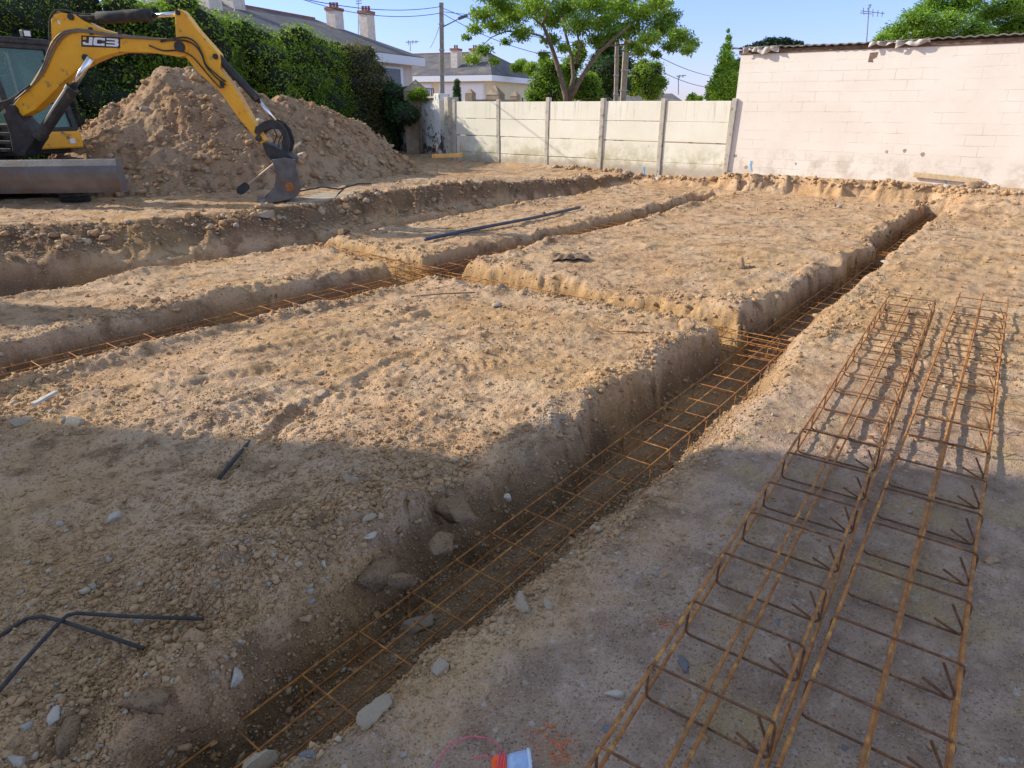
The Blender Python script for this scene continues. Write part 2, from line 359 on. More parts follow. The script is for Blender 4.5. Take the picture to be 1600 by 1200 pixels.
BLACKBAR = simple('dark steel bar', (.03, .028, .028), (.055, .045, .04), 30, .75, .4, 200, .1, bd=.002)
# ------------------------------------------------------------------ ground mesh
ys = [-1.0]
while ys[-1] < 19:
    y = ys[-1]; ys.append(y+(min(.055, max(.0042, .62*(y*y+3.4)/1230)) if y > .75 else .03))
while ys[-1] < 1500: ys.append(ys[-1]+max(.06, (ys[-1]-18.5)*.07))
ys = np.array(ys); NC = 1250
us = np.linspace(-1.12, 1.12, NC); us = us*(1+.25*us**2)
yy, uu = np.meshgrid(ys, us, indexing='ij'); xx = uu*(yy+1.5)
gx, gy = xx.ravel(), yy.ravel()
z, zone, flo = ground(gx, gy)
gs = gx*SY+gy*CY
far = sst(18, 21, gs); z = z*(1-far)+.3*far
NR = len(ys)
i = np.arange(NR-1)[:, None]*NC+np.arange(NC-1)[None, :]
faces = np.stack([i, i+1, i+NC+1, i+NC], -1).reshape(-1, 4)
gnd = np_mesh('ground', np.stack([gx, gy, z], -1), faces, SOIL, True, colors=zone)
tag(gnd, kind='structure')
# coarse ground to the sides and behind
cx = np.linspace(-70, 70, 281); X2, Y2 = np.meshgrid(cx, np.linspace(-60, 70, 261), indexing='xy'); X2 = X2.ravel(); Y2 = Y2.ravel()
z2, zn2, _ = ground(X2, Y2, False)
inside = (Y2 > -.9) & (np.abs(X2) < 1.40*(Y2+1.5)-.6)
s2 = X2*SY+Y2*CY; f2 = sst(18, 21, s2); z2 = z2*(1-f2)+.3*f2
z2 = np.where(inside, -.9, z2-.01)
i = np.arange(260)[:, None]*281+np.arange(280)[None, :]
tag(np_mesh('surrounding_ground', np.stack([X2, Y2, z2], -1), np.stack([i, i+1, i+282, i+281], -1).reshape(-1, 4), SOIL, True, colors=zn2), kind='structure')
# ------------------------------------------------------------------ rocks
rng = np.random.default_rng(5); random.seed(5)
def rock_base(sub, seed, ang=.28, cuts=10):
    bm = bmesh.new(); bmesh.ops.create_icosphere(bm, subdivisions=sub, radius=1)
    V = np.array([v.co[:] for v in bm.verts]); Fc = np.array([[v.index for v in f.verts] for f in bm.faces]); bm.free()
    r = np.random.default_rng(seed)
    for _ in range(cuts):                                           # chop flat facets
        d = r.normal(size=3); d /= np.linalg.norm(d); c = r.uniform(.3, .72); p = V@d
        V = V-np.outer(np.maximum(0, p-c), d)
    V = V*(1+ang*.5*r.normal(size=(len(V), 1))*.35)
    V = V*np.array([1.15, r.uniform(.55, 1), r.uniform(.45, .8)])
    return V, Fc
def hull_base(seed, n=13):
    r = np.random.default_rng(seed); bm = bmesh.new()
    for _ in range(n):
        d = r.normal(size=3); d /= np.linalg.norm(d); d *= r.uniform(.75, 1.05)*np.array([1.1, r.choice([.7, .85, .95]), .68]); bm.verts.new(d)
    g = bmesh.ops.convex_hull(bm, input=bm.verts); bmesh.ops.delete(bm, geom=[v for v in bm.verts if not v.link_faces], context='VERTS')
    bmesh.ops.triangulate(bm, faces=bm.faces); bm.verts.index_update()
    V = np.array([v.co[:] for v in bm.verts]); Fc = np.array([[v.index for v in f.verts] for f in bm.faces]); bm.free(); return V, Fc
BASES = [hull_base(k+60, 12+k % 3*3) for k in range(10)]; BIG = [rock_base(3, 40+k, .12, 6) for k in range(8)]
def scatter(name, pos, size, tint, mat, smooth=False, sink=.25, parent=None):
    Vs, Fs, Ts = [], [], []; off = 0
    kk = rng.integers(0, len(BASES), len(pos))
    for k, (V, Fc) in enumerate(BASES):
        idx = np.where(kk == k)[0]; n = len(idx)
        if n == 0: continue
        a = rng.uniform(0, 2*np.pi, n); ti = rng.uniform(-.5, .5, n); c, s_ = np.cos(a), np.sin(a)
        sc = size[idx][:, None]
        x = V[None, :, 0]*np.cos(ti)[:, None]-V[None, :, 2]*np.sin(ti)[:, None]; z_ = V[None, :, 0]*np.sin(ti)[:, None]+V[None, :, 2]*np.cos(ti)[:, None]
        y = V[None, :, 1]+0*x
        X = (x*c[:, None]-y*s_[:, None])*sc; Y = (x*s_[:, None]+y*c[:, None])*sc; Z = z_*sc
        VV = np.stack([X+pos[idx][:, None, 0], Y+pos[idx][:, None, 1], Z+pos[idx][:, None, 2]+sc*sink], -1).reshape(-1, 3)
        m = len(V); FF = (Fc[None]+(np.arange(n)*m)[:, None, None]).reshape(-1, 3)+off
        off += n*m; Vs.append(VV); Fs.append(FF); Ts.append(np.repeat(tint[idx], m))
    return np_mesh(name, np.concatenate(Vs), np.concatenate(Fs), mat, smooth, np.concatenate(Ts), parent=parent)
dist = np.hypot(gx, gy)
inv = (gy > .9) & (gy < 17) & (np.abs(gx) < 1.05*(gy+1.0)) & (gs < 16.5)
nl = np.exp(-(((gs-1.5)/1.3)**2+((gx*CY-gy*SY+2.6)/.8)**2))
wgt = inv*(1-.8*sst(-1.3, -1.0, gx*CY-gy*SY)*(1-sst(5, 6, gs)))*(.2+.45*nl+zone[:, 3]**1.5*1.3+.5*sst(.5, 1.1, fbm(gx, gy, 1.3, 3, 200)+.15)+.35*flo)
wgt = wgt/wgt.sum()
nP = 80000
ii = rng.choice(len(gx), nP, p=wgt)
pos = np.stack([gx[ii], gy[ii], z[ii]], -1); pos[:, :2] += rng.normal(0, .004, (nP, 2))
sz = (.0022+.0016*dist[ii]**.6)*(rng.pareto(3.0, nP)+.85); sz = np.minimum(sz, .011+.0035*dist[ii])*np.where(zone[ii, 3] > .5, 1.15, .9)
tn = np.clip(rng.normal(.25, .18, nP), 0, .8); tn = np.where(rng.random(nP) < .035, rng.uniform(.8, 1, nP), tn)
tag(scatter('loose_clods', pos, sz, tn, CLODM), 'crumbs of dry soil and small pebbles strewn over the dug ground', 'soil clods', kind='stuff')
# ------------------------------------------------------------------ single stones that stand out
def stone(px, py, wpx, label, mat_t, flat=1.0, name='stone', cat='stone', zz=None, group=None, seed=None):
    p = P(px, py, 0)
    if st_of(p)[1] < -9.3: p = P(px, py, .38)
    if zz is not None: p = P(px, py, zz)
    d = math.sqrt(p.x**2+p.y**2+(CH-p.z)**2); r = wpx/F*d/2
    p.z = max(gz(p.x, p.y), p.z-.04) if zz is None else zz
    rr = np.random.default_rng(int(px*7+py)); V, Fc = BIG[int(rr.integers(0, len(BIG)))] if seed is None else BIG[seed]
    a = rr.uniform(0, 6.28); V = V*np.array([1, 1, flat])
    V = np.stack([V[:, 0]*np.cos(a)-V[:, 1]*np.sin(a), V[:, 0]*np.sin(a)+V[:, 1]*np.cos(a), V[:, 2]], -1)
    V = V*(1+.13*fbm(V[:, 0]*3+px, V[:, 1]*3+V[:, 2]*4, 1.3, 3, 9)[:, None]+.13*np.abs(fbm(V[:, 0]*6+py, V[:, 1]*6-V[:, 2]*7, 1.3, 3, 19))[:, None])*r*1.12
    o = np_mesh(name, V, Fc, mat_t, False, np.full(len(V), rr.uniform(.1, .9)))
    o.location = (p.x, p.y, p.z+r*.2*flat)
    tag(o, label, cat, group); return o
SAND_S = soil_mat('sandy clod', False, .92); GREY_S = tint_mat('grey concrete lump', [(.40, .31, .22), (.46, .37, .27)], bmp=.8)
WHITE_S = tint_mat('pale stone', [(.44, .385, .31), (.54, .48, .40)]); SLATE_S = tint_mat('slate chip', [(.13, .14, .15), (.20, .21, .225)], .6, .2)
BROWN_S = soil_mat('brown clod', False, .52)
for a in [
 (178, 806, 24, 'pale pointed stone lying in the shade above the crossed dark bars', WHITE_S),
 (87, 1124, 27, 'white angular stone on the shaded ground in the bottom left corner', WHITE_S, .8),
 (365, 1046, 25, 'white rough lump among the clods left of the trench mouth', WHITE_S, .9),
 (22, 1182, 24, 'small white crusty lump at the very bottom left edge', WHITE_S, .8),
 (500, 851, 30, 'round brown stone in the shade left of the tilted pair of stones', BROWN_S),
 (577, 845, 22, 'upper of a stacked pair of grey stones near the trench lip', GREY_S, .8),
 (584, 860, 19, 'lower pale stone of the pair near the trench lip', WHITE_S, .7),
 (508, 900, 14, 'small white egg shaped pebble beside a tan clod', WHITE_S, .8),
 (478, 955, 20, 'smooth tan stone on the heaped clods by the trench', SAND_S),
 (552, 762, 24, 'oval grey stone lying alone on the shaded block', GREY_S, .8),
 (795, 768, 13, 'little white stone on the lip of the main trench', WHITE_S, .9),
 (718, 800, 66, 'big brown boulder clod overhanging the main trench', BROWN_S, 1.1),
 (683, 850, 52, 'tan clod lodged on the lip just below the big brown boulder', BROWN_S, 1.0),
 (582, 892, 60, 'large cracked clod slumping over the trench lip', BROWN_S, .9),
 (633, 898, 48, 'crumbly brown clod at the trench lip, right of the cracked clod', BROWN_S, .9),
 (296, 1008, 62, 'broad flat sandy slab of soil with a broken edge', SAND_S, .6),
 (233, 1122, 56, 'dark pointed clod above the mouth of the trench', BROWN_S, .9),
 (108, 1146, 46, 'brown clod right below the white angular stone', BROWN_S, .8),
 (117, 656, 22, 'pale grey stone at the end of the stone row on the left', GREY_S, .9),
 (98, 652, 15, 'small light stone left of the pale grey stone', WHITE_S, .8),
 (30, 657, 24, 'flat grey stone at the left edge of the photo', GREY_S, .5),
 (306, 587, 20, 'yellowish stone casting a shadow on the sunlit block', SAND_S, 1.1),
 (502, 587, 15, 'small grey stone on the sunlit middle of the block', GREY_S, .9),
 (503, 620, 18, 'rounded grey stone at the end of the dark rut', GREY_S, .8),
 (1071, 515, 22, 'upright tan stone on the corner where two trenches meet', SAND_S, 1.3),
 (774, 476, 20, 'smooth grey stone lying on the block beside the cross trench', GREY_S, .7),
 (1156, 418, 19, 'upright wedge of tan stone on the far block', SAND_S, 1.5),
 (540, 371, 21, 'brown stone on the corner of the block behind the cross trench', BROWN_S, .9),
 (468, 1083, 1, '', SAND_S),
 (686, 1047, 30, 'grey lump on the right lip of the main trench near the bottom', GREY_S, .8),
 (818, 938, 38, 'flat broken piece of concrete on the right trench lip', GREY_S, .6),
 (857, 941, 20, 'small dark grey piece beside the broken concrete', GREY_S, .7),
 (961, 1090, 25, 'pale rounded stone left of the loose cages', WHITE_S, .9),
 (592, 1118, 52, 'wide grey crust lump on the right lip at the bottom', GREY_S, .6),
 (395, 1190, 55, 'grey lump cut off by the bottom edge', GREY_S, .7),
 (1548, 882, 14, 'small round stone touching the outer bar of the right cage', SAND_S, .8),
 (1383, 408, 11, 'white pebble on the right lip of the far trench', WHITE_S, .9),
 (1430, 320, 13, 'tan stone near the far end of the main trench', SAND_S, .9),
 (1514, 322, 18, 'stone on the rough ground below the pink wall', SAND_S, .9),
 (645, 935, 1, '', SAND_S),
 (650, 975, 40, 'smooth rounded stone on the trench floor under the cage', GREY_S, .6),
]:
    if a[3]: stone(*a, zz=(-.33 if 'trench floor' in a[3] else None))
for (px, py, wp, lb, m_) in [(1068, 1037, 30, 'largest blue grey slate chip between the bars of the left loose cage', SLATE_S),
    (946, 1139, 22, 'slate chip beside the lower end of the left loose cage', SLATE_S), (484, 1187, 19, 'bluish slate chip on the right trench lip at the bottom', SLATE_S),
    (1216, 971, 12, 'small slate chip between the middle bars of the left cage', SLATE_S), (1317, 1167, 12, 'slate chip between the bars of the right cage', SLATE_S)]:
    stone(px, py, wp, lb, m_, .15, 'slate_chip', 'slate chip')
stone(418, 338, 44, 'broken concrete slab chunk fallen on the bank below the bucket', GREY_S, .45, 'concrete_chunk', 'rubble', zz=.30)
stone(472, 243, 12, 'white stone on the heap just right of the bucket link', WHITE_S, 1.0, zz=1.05)
# broken edge of the old concrete slab on the far bank
SLAB = simple('old concrete', (.46, .38, .28), (.38, .30, .21), 5, .9, .7, 40, 0, (.24, .19, .14), 7)
def slab(pts, th, label, name='concrete_slab'):
    V = []
    for (px, py) in pts: p = P(px, py, .40); V.append(p)
    b = MB(); b.prism([v-Vector((0, 0, th/2-.0)) for v in V], (0, 0, 1), th)
    o = b.build(name, SLAB, bevel=.015, origin=V[0]); tag(o, label, 'concrete slab'); return o
slab([(446, 317), (480, 314), (520, 309), (560, 307), (592, 302), (588, 297), (560, 297), (530, 301), (500, 301), (458, 309)], .09, 'thin broken concrete slab along the trench edge right of the bucket')
# ------------------------------------------------------------------ rebar cages
def rebar_cage(a, b, width, height, z0, nlong, spacing, label, name='rebar_cage', group=None, r=.005, hooks=False, sag=.0, seed=0, zf=None, ext=0.0):
    """a, b: ends of the centre line (site axes s,t)"""
    rr = random.Random(seed); A, B = W(*a), W(*b); d = (B-A); L = d.length; d.normalize(); n = Vector((d.y, -d.x, 0))
    def pt(u, o, h): 
        p = A+d*u+n*o; return Vector((p.x, p.y, z0+h+(sag*math.sin(u*1.3+seed) if sag else 0)))
    root = empty(name, (A.x, A.y, z0)); tag(root, label, 'rebar cage', group)
    lev = [(k, h) for k in nlong for h in (0, 1)]
    for (k, h) in lev:
        off = -width/2+width*k; m = MB(); e0, e1 = rr.uniform(-.06, .12), rr.uniform(-.12, .06)
        ph = rr.uniform(0, 6); am = rr.uniform(.001, .0045)
        pts = []
        q = 24
        for i in range(q+1):
            u = -e0-ext+(L+e0+e1+ext)*i/q
            pts.append(pt(u, off+(.009 if h else -.004)*(1 if k < .5 else -1)+am*math.sin(u*2.1+ph)*(1 if 0 < k < 1 else .6), height*h+am*math.sin(u*1.7+ph)+(r*1.6 if h == 0 else -r*1.6)))
        m.tube(pts, r, 7); m.build('long_bar', RUST, root, True)
    u = .18; rs = r*.72
    while u < L-.1:
        lean = rr.uniform(-.02, .02)
        c = .02
        loop = [(-1, c), (-1, height-c), (-1+0, height), (1, height), (1, height-c), (1, c), (1, 0), (-1, 0)]
        w2 = width/2
        prof = [(-w2, height*.5), (-w2, height-c), (-w2+c*.4, height-c*.3), (-w2+c, height), (w2-c, height), (w2-c*.3, height-c*.3), (w2, height-c), (w2, c), (w2-c*.3, c*.3), (w2-c, 0), (-w2+c, 0), (-w2+c*.3, c*.3), (-w2, c), (-w2, height*.5)]
        m = MB(); m.tube([pt(u+lean*hh/height, o, hh) for o, hh in prof], rs, 6, False)
        if hooks:
            j = rr.uniform(-.015, .015)
            m.tube([pt(u-.004, w2, .02), pt(u-.006, w2-.01, .004), pt(u-.02+j, w2-.10, .055)], rs, 6)
            m.tube([pt(u+.01, w2, .0), pt(u+.014, w2-.005, .02), pt(u+.03+j, w2-.055, .105)], rs, 6)
        m.build('stirrup', RUSTD if hooks else RUST, root, True)
        u += spacing*rr.uniform(.96, 1.04)
    return root
def line_cage(*a, **k): return rebar_cage(*a, **k)
gl = 'reinforcement cages lying loose on the ground'
gt = 'reinforcement cages laid in the trenches'
rebar_cage((1.05, -.43), (7.3, -.80), .40, .152, .028, (0, .5, 1), .345, 'long rusty rebar cage lying loose on the ground beside the main trench', group=gl, r=.0068, hooks=True, seed=3)
rebar_cage((1.3, -.015), (7.75, -.265), .40, .152, .028, (0, .5, 1), .35, 'rightmost rusty rebar cage, lying loose nearest the edge of the photo', group=gl, r=.0068, hooks=True, seed=8)
rebar_cage((-.3, -1.66), (5.9, -1.70), .34, .14, -.31, (0, .5, 1), .285, 'rusty cage in the near half of the main trench', group=gt, seed=11, sag=.006)
rebar_cage((5.55, -1.70), (11.4, -1.70), .33, .14, -.305, (0, .5, 1), .285, 'rusty cage in the far half of the main trench', group=gt, seed=12, sag=.006)
rebar_cage((11.1, -1.71), (15.8, -1.72), .33, .14, -.29, (0, .5, 1), .285, 'rusty cage at the wall end of the main trench', group=gt, seed=13)
rebar_cage((-1, -6.04), (5.2, -5.97), .34, .15, -.205, (0, .5, 1), .30, 'rusty cage in the near part of the middle trench', group=gt, seed=14)
rebar_cage((5.0, -5.93), (10.8, -5.92), .30, .15, -.225, (0, .5, 1), .30, 'rusty cage in the middle trench beyond the crossing', group=gt, seed=15)
rebar_cage((10.5, -5.92), (15.2, -5.92), .30, .15, -.262, (0, .5, 1), .30, 'rusty cage at the fence end of the middle trench', group=gt, seed=24)
rebar_cage((5.92, -8.5), (5.80, -5.75), .32, .14, -.17, (0, .5, 1), .29, 'rusty cage in the short cross trench between left and middle trenches', group=gt, seed=16)
rebar_cage((5.84, -6.1), (5.86, -3.6), .30, .12, -.185, (0, .5, 1), .29, 'rusty cage in the cross trench on its middle trench side', group=gt, seed=17)
rebar_cage((5.86, -3.7), (5.82, -1.35), .30, .13, -.21, (0, .5, 1), .27, 'rusty cage laid across the main trench where the cross trench meets it', group=gt, seed=18)
rebar_cage((0, -8.72), (6.1, -8.70), .34, .15, -.36, (0, .5, 1), .30, 'rusty cage at the bottom of the deep left trench', group=gt, seed=19)
rebar_cage((10.75, -1.95), (10.72, -1.42), .26, .08, -.17, (0, .5, 1), .2, 'short rusty cage piece laid over the far part of the main trench', group=gt, seed=21)
# two bent dark bars
def rod(name, pts, r, mat, label, cat, group=None, z0=None, n=8, lift=0):
    p0 = pts[0]; m = MB(); V = []
    for q in pts:
        p = P(q[0], q[1], q[2] if len(q) > 2 else 0) if not isinstance(q, Vector) else q
        if len(q) == 2: p = Vector((p.x, p.y, max(gz(p.x, p.y), -.02)+r+lift))
        V.append(p)
    m.tube(V, r, n); o = m.build(name, mat, None, True, origin=V[0]); tag(o, label, cat, group); return o
rod('bent_bar', [(-40, 1022), (40, 970), (52, 965, .02), (66, 963, .02), (95, 970, .02), (150, 988, .02), (224, 1013, .02)], .0075, BLACKBAR, 'dark bent steel bar whose short leg points down to the right', 'steel bar')
rod('bent_bar', [(-10, 1090, .02), (40, 1030, .025), (95, 970, .035), (106, 961, .035), (120, 958, .035), (200, 963, .03), (318, 967, .02)], .0075, BLACKBAR, 'dark bent steel bar with a long level leg crossing over the other', 'steel bar')
rod('metal_bar', [(342, 748, .0), (366, 718, .0), (390, 690, .0)], .011, BLACKBAR, 'dark metal bar half buried in the rut on the block', 'bar')
rod('drain_pipe', [(664, 374, .05), (740, 358, .06), (830, 341, .05), (906, 324, .05)], .028, simple('dark blue pipe', (.03, .045, .08), (.06, .075, .11), 9, .5), 'long dark blue pipe lying on the far block', 'pipe')
rod('thin_rod', [(642, 463, .02), (690, 459, .02), (742, 457, .02)], .007, BARK, 'thin dark rod lying on the block near the cross trench', 'rod')
rod('thin_rod', [(918, 503, .02), (950, 517, .02), (1022, 520, .02)], .006, RUST, 'thin rusty rod bent at one end near the trench corner', 'rod')
WOOD = simple('raw wood', (.50, .36, .20), (.62, .47, .29), 20, .8, .3, 60)
GREYWOOD = simple('weathered wood', (.42, .38, .33), (.55, .50, .44), 20, .85, .4, 60)
def stick(name, a, b, wd, ht, mat, label, cat):
    m = MB(); A = Vector(a); m.beam(a, b, wd, ht); o = m.build(name, mat, None, origin=A, bevel=min(wd, ht)*.15); tag(o, label, cat); return o
stick('wood_stick', P(52, 632, .03), P(88, 612, .03), .035, .02, GREYWOOD, 'pale stick of wood lying on the sunlit ground at the left edge', 'wooden stick')
# torn cloth
def rag(name, px, py, wpx, hpx, z0, mat, label, cat, seed=1, hz=.05, lx=None):
    p = P(px, py, z0); p.z = gz(p.x, p.y) if z0 == 0 else z0; d = (p-Vector((0, 0, CH))).length; wx = wpx/F*d; wy = hpx/F*d*2.2
    n = 26; U, V_ = np.meshgrid(np.linspace(-1, 1, n), np.linspace(-1, 1, n)); u, v = U.ravel(), V_.ravel()
    edge = 1+.25*vn(u+seed, v, 2.2, seed)
    X = u*wx/2*edge+p.x; Y = v*wy/2*edge+p.y
    zz = np.array([gz(a, b) for a, b in zip(X, Y)]) if z0 == 0 else np.full(n*n, z0)
    Z = zz+.012+hz*(1-.5*(u*u+v*v)).clip(0, 1)*(.45+.55*np.abs(fbm(u+seed*3, v, 2.3, 3, seed)))*1.4
    i = np.arange(n-1)[:, None]*n+np.arange(n-1)[None]; Fc = np.stack([i, i+1, i+n+1, i+n], -1).reshape(-1, 4)
    O = np.array([p.x, p.y, p.z])
    o = np_mesh(name, np.stack([X, Y, Z], -1)-O, Fc, mat, True); o.location = O
    sm = o.modifiers.new('thick', 'SOLIDIFY'); sm.thickness = .004
    return tag(o, label, cat)
rag('cloth_scrap', 888, 408, 62, 13, 0, simple('brown cloth', (.30, .20, .13), (.17, .115, .075), 14, .95, .5, 60), 'torn brown cloth lying on the edge of the far block', 'cloth', 3, .055)
rag('plastic_bag', 555, 230, 24, 9, .55, simple('red plastic', (.70, .03, .08), (.85, .10, .16), 9, .45), 'crumpled red plastic bag behind the heap, left of the two', 'plastic bag', 4, .22)
rag('plastic_bag', 573, 232, 22, 9, .5, simple('pink plastic', (.80, .10, .20), (.90, .35, .42), 9, .45), 'crumpled pinkish plastic bag at the foot of the hedge', 'plastic bag', 6, .22)
pw = []
for (px, py, sx, sy_, c_) in [(850, 662, 26, 12, 420), (880, 672, 14, 8, 160), (345, 886, 16, 6, 130), (385, 905, 14, 10, 120), (420, 940, 12, 8, 60), (1222, 440, 12, 12, 170), (1180, 345, 30, 3, 90), (1250, 350, 30, 4, 90), (700, 395, 20, 3, 40), (20, 950, 20, 14, 120), (1345, 1150, 14, 8, 60)]:
    for _ in range(c_):
        q = P(px+random.gauss(0, sx), py+random.gauss(0, sy_)); pw.append((q.x, q.y, gz(q.x, q.y)))
pw = np.array(pw); dw = np.hypot(pw[:, 0], pw[:, 1])
tag(scatter('cement_crumbs', pw, (.0025+.0006*dw)*(rng.pareto(4, len(pw))+.6), rng.uniform(0, 1, len(pw)), tint_mat('cement crumbs', [(.34, .32, .28), (.46, .44, .40)], bmp=.4)), 'pale grey cement crumbs spilled in patches on the soil', 'cement crumbs', kind='stuff')
# ------------------------------------------------------------------ spray can and string
def can():
    B = P(829, 1199, .04); D = P(748, 1206, .04)
    B = Vector((B.x-.002, B.y, .047)); ax = (Vector((D.x, D.y, .047))-B); ax.z = 0; ax.normalize()
    root = empty('marking_spray_can', (B.x, B.y, 0)); tag(root, 'pale blue can with an orange cap lying on its side at the bottom edge', 'spray can')
    def ring(u0, prof, n=28):
        m = MB(); x = Vector((-ax.y, ax.x, 0)); zc = Vector((0, 0, 1)); V = []
        for u, r_ in prof: u *= 1.45; r_ *= 1.35; V += [B+ax*u+(x*math.cos(2*math.pi*k/n)+zc*math.sin(2*math.pi*k/n))*r_ for k in range(n)]
        k2 = len(prof); Fc = [(i*n+k, i*n+(k+1) % n, (i+1)*n+(k+1) % n, (i+1)*n+k) for i in range(k2-1) for k in range(n)]+[tuple(range(n)), tuple((k2-1)*n+k for k in range(n))]
        return m.add(V, Fc)
    mb_, nn, bb, ll = nodes('blue can'); v = coords(nn); bk = nn.nodes.new('ShaderNodeTexBrick'); bk.inputs['Scale'].default_value = 22; ll.new(v, bk.inputs['Vector'])
    ll.new(mixc(nn, ramp(nn, noise(nn, v, 30, 4), .45, .6), (.30, .42, .62), (.38, .50, .68)), bb.inputs['Base Color']); bb.inputs['Roughness'].default_value = .4
    ring(0, [(0, .018), (.0, .030), (.003, .033), (.006, .0315), (.03, .029), (.048, .024)]).build('body', mb_, root, True)
    ring(0, [(-.001, .0325), (-.002, .035), (.004, .035), (.005, .0325)]).build('rim', simple('can rim', (.55, .62, .72), None, 5, .3), root, True)
    ring(0, [(.048, .019), (.049, .026), (.072, .026), (.078, .018)], 8).build('cap', simple('orange plastic', (.95, .12, .01), (.85, .09, .01), 20, .45), root)
    m = MB(); x = Vector((-ax.y, ax.x, 0))
    for u in (.052, .058, .064): m.tube([B+ax*(u*1.45+.006*math.sin(k*.7))+(x*math.cos(k*.35)+Vector((0, 0, 1))*math.sin(k*.35))*.0375 for k in range(19)], .0016, 6)
    m.build('string_winding', PINK, root, True)
PINK = simple('pink string', (.80, .10, .19), (.70, .08, .16), 60, .7)
can()
rod('string', [(676, 1210, .01), (690, 1180, .014), (708, 1160, .03), (735, 1150, .045), (762, 1153, .05), (778, 1163, .045), (787, 1180, .04)], .0018, PINK, 'curved pink string running from the can on the ground', 'string')
rod('string', [(738, 1186, .03), (748, 1182, .045), (760, 1180, .055), (768, 1186, .062)], .0018, PINK, 'loose pink string end lying by the orange cap', 'string')
# orange marking powder
n = 260; pp = np.zeros((n, 3)); k = 0
for (px, py, sx, c_) in [(1035, 973, 9, 60), (858, 1135, 5, 14), (845, 1150, 12, 40), (872, 1165, 14, 86), (760+110, 1185, 12, 60)]:
    for _ in range(c_):
        q = P(px+random.gauss(0, sx), py+random.gauss(0, sx*.6)); pp[k] = (q.x, q.y, gz(q.x, q.y)); k += 1
pp = pp[:k]
tag(scatter('marking_powder', pp, rng.uniform(.0015, .0045, k), np.zeros(k), simple('orange marking paint', (.80, .17, .06), (.62, .20, .10), 90, .9)), 'specks of orange marking paint on the bare ground', 'paint specks', kind='stuff')
# ------------------------------------------------------------------ heap of dug soil
ridge = [(-8.9, 15.2, .9), (-7.55, 15.0, 2.15), (-6.8, 15.0, 2.62), (-6.2, 15.2, 2.50), (-5.5, 15.8, 2.05), (-5.0, 16.6, 2.02), (-4.4, 17.2, 1.72), (-3.7, 17.2, 1.25), (-3.0, 17.0, .72), (-2.6, 16.9, .45)]
def heap_h(x, y):
    best = np.full(x.shape, -9.0)
    for (ax, ay, ah), (bx, by, bh) in zip(ridge[:-1], ridge[1:]):
        dx, dy = bx-ax, by-ay; k = np.clip(((x-ax)*dx+(y-ay)*dy)/(dx*dx+dy*dy), 0, 1)
        d = np.hypot(x-ax-k*dx, y-ay-k*dy); h = ah+(bh-ah)*k
        hh = h-.80*(np.sqrt(d*d+.12)-.346)
        best = np.maximum(best, hh)
    foot = np.clip((1.4-best), 0, 1)
    best = best+.16*fbm(x, y, .9, 3, 301)*(.6+foot*.6)+.07*fbm(x, y, 3, 3, 311)+.03*fbm(x, y, 9, 2, 321)
    m = sst(-.5, .6, fbm(x, y, 1.4, 2, 331))
    return best+(.5+m)*(bumps(x, y, .42, 339, .35)*.3+bumps(x, y, .24, 341, .5)*.4+bumps(x, y, .13, 351, .8)*.6+bumps(x, y, .07, 361, .8)*.6)
hx, hy = np.meshgrid(np.linspace(-12.5, -.9, 520), np.linspace(11.6, 20.5, 420)); hx, hy = hx.ravel(), hy.ravel()
hz = heap_h(hx, hy); hg = ground(hx, hy, False)[0]
hz = np.maximum(hz, hg-.25)
i = np.arange(419)[:, None]*520+np.arange(519)[None]
fcs = np.stack([i, i+1, i+521, i+520], -1).reshape(-1, 4); keep = (hz > hg-.12)[fcs].any(1)
hp = np_mesh('soil_heap', np.stack([hx+7, hy-15, hz], -1), fcs[keep], HEAPM, True); hp.location = (7*-1, 15, 0)
tag(hp, 'high heap of excavated sandy soil with a long tail, behind the excavator arm', 'soil heap')
wg = (hz > hg)*(hy < 18.2)*(.15+(sst(-.5, .6, fbm(hx, hy, 1.4, 2, 331)))); wg = wg/wg.sum()
ii = rng.choice(len(hx), 9500, p=wg)
hs = np.minimum(.013*(rng.pareto(2.1, 9500)+.8), .11)
scatter('loose_rubble', np.stack([hx[ii], hy[ii], hz[ii]], -1)-np.array([-7, 15, 0]), hs, np.clip(rng.normal(.34, .24, 9500), 0, 1), CLODM, parent=hp)['kind'] = 'stuff'
# rubble on the far bank and at the wall foot
tt_ = gx*CY-gy*SY
bw_ = (zone[:, 3] > .55)*((tt_ < -8.9)|(gs > 15.6))*(gy > 5)*(gy < 20)*(gs < 16.8)*(1+2.5*(gs > 16.0)); bw_ = bw_/bw_.sum(); ii = rng.choice(len(gx), 5200, p=bw_)
tag(scatter('bank_rubble', np.stack([gx[ii], gy[ii], z[ii]], -1), np.minimum(.012*(rng.pareto(2.0, 5200)+.9)*(dist[ii]/13+.25), .085), np.clip(rng.normal(.42, .25, 5200), 0, 1), CLODM), 'broken stones and lumps on the banks and below the walls', 'rubble', kind='stuff')
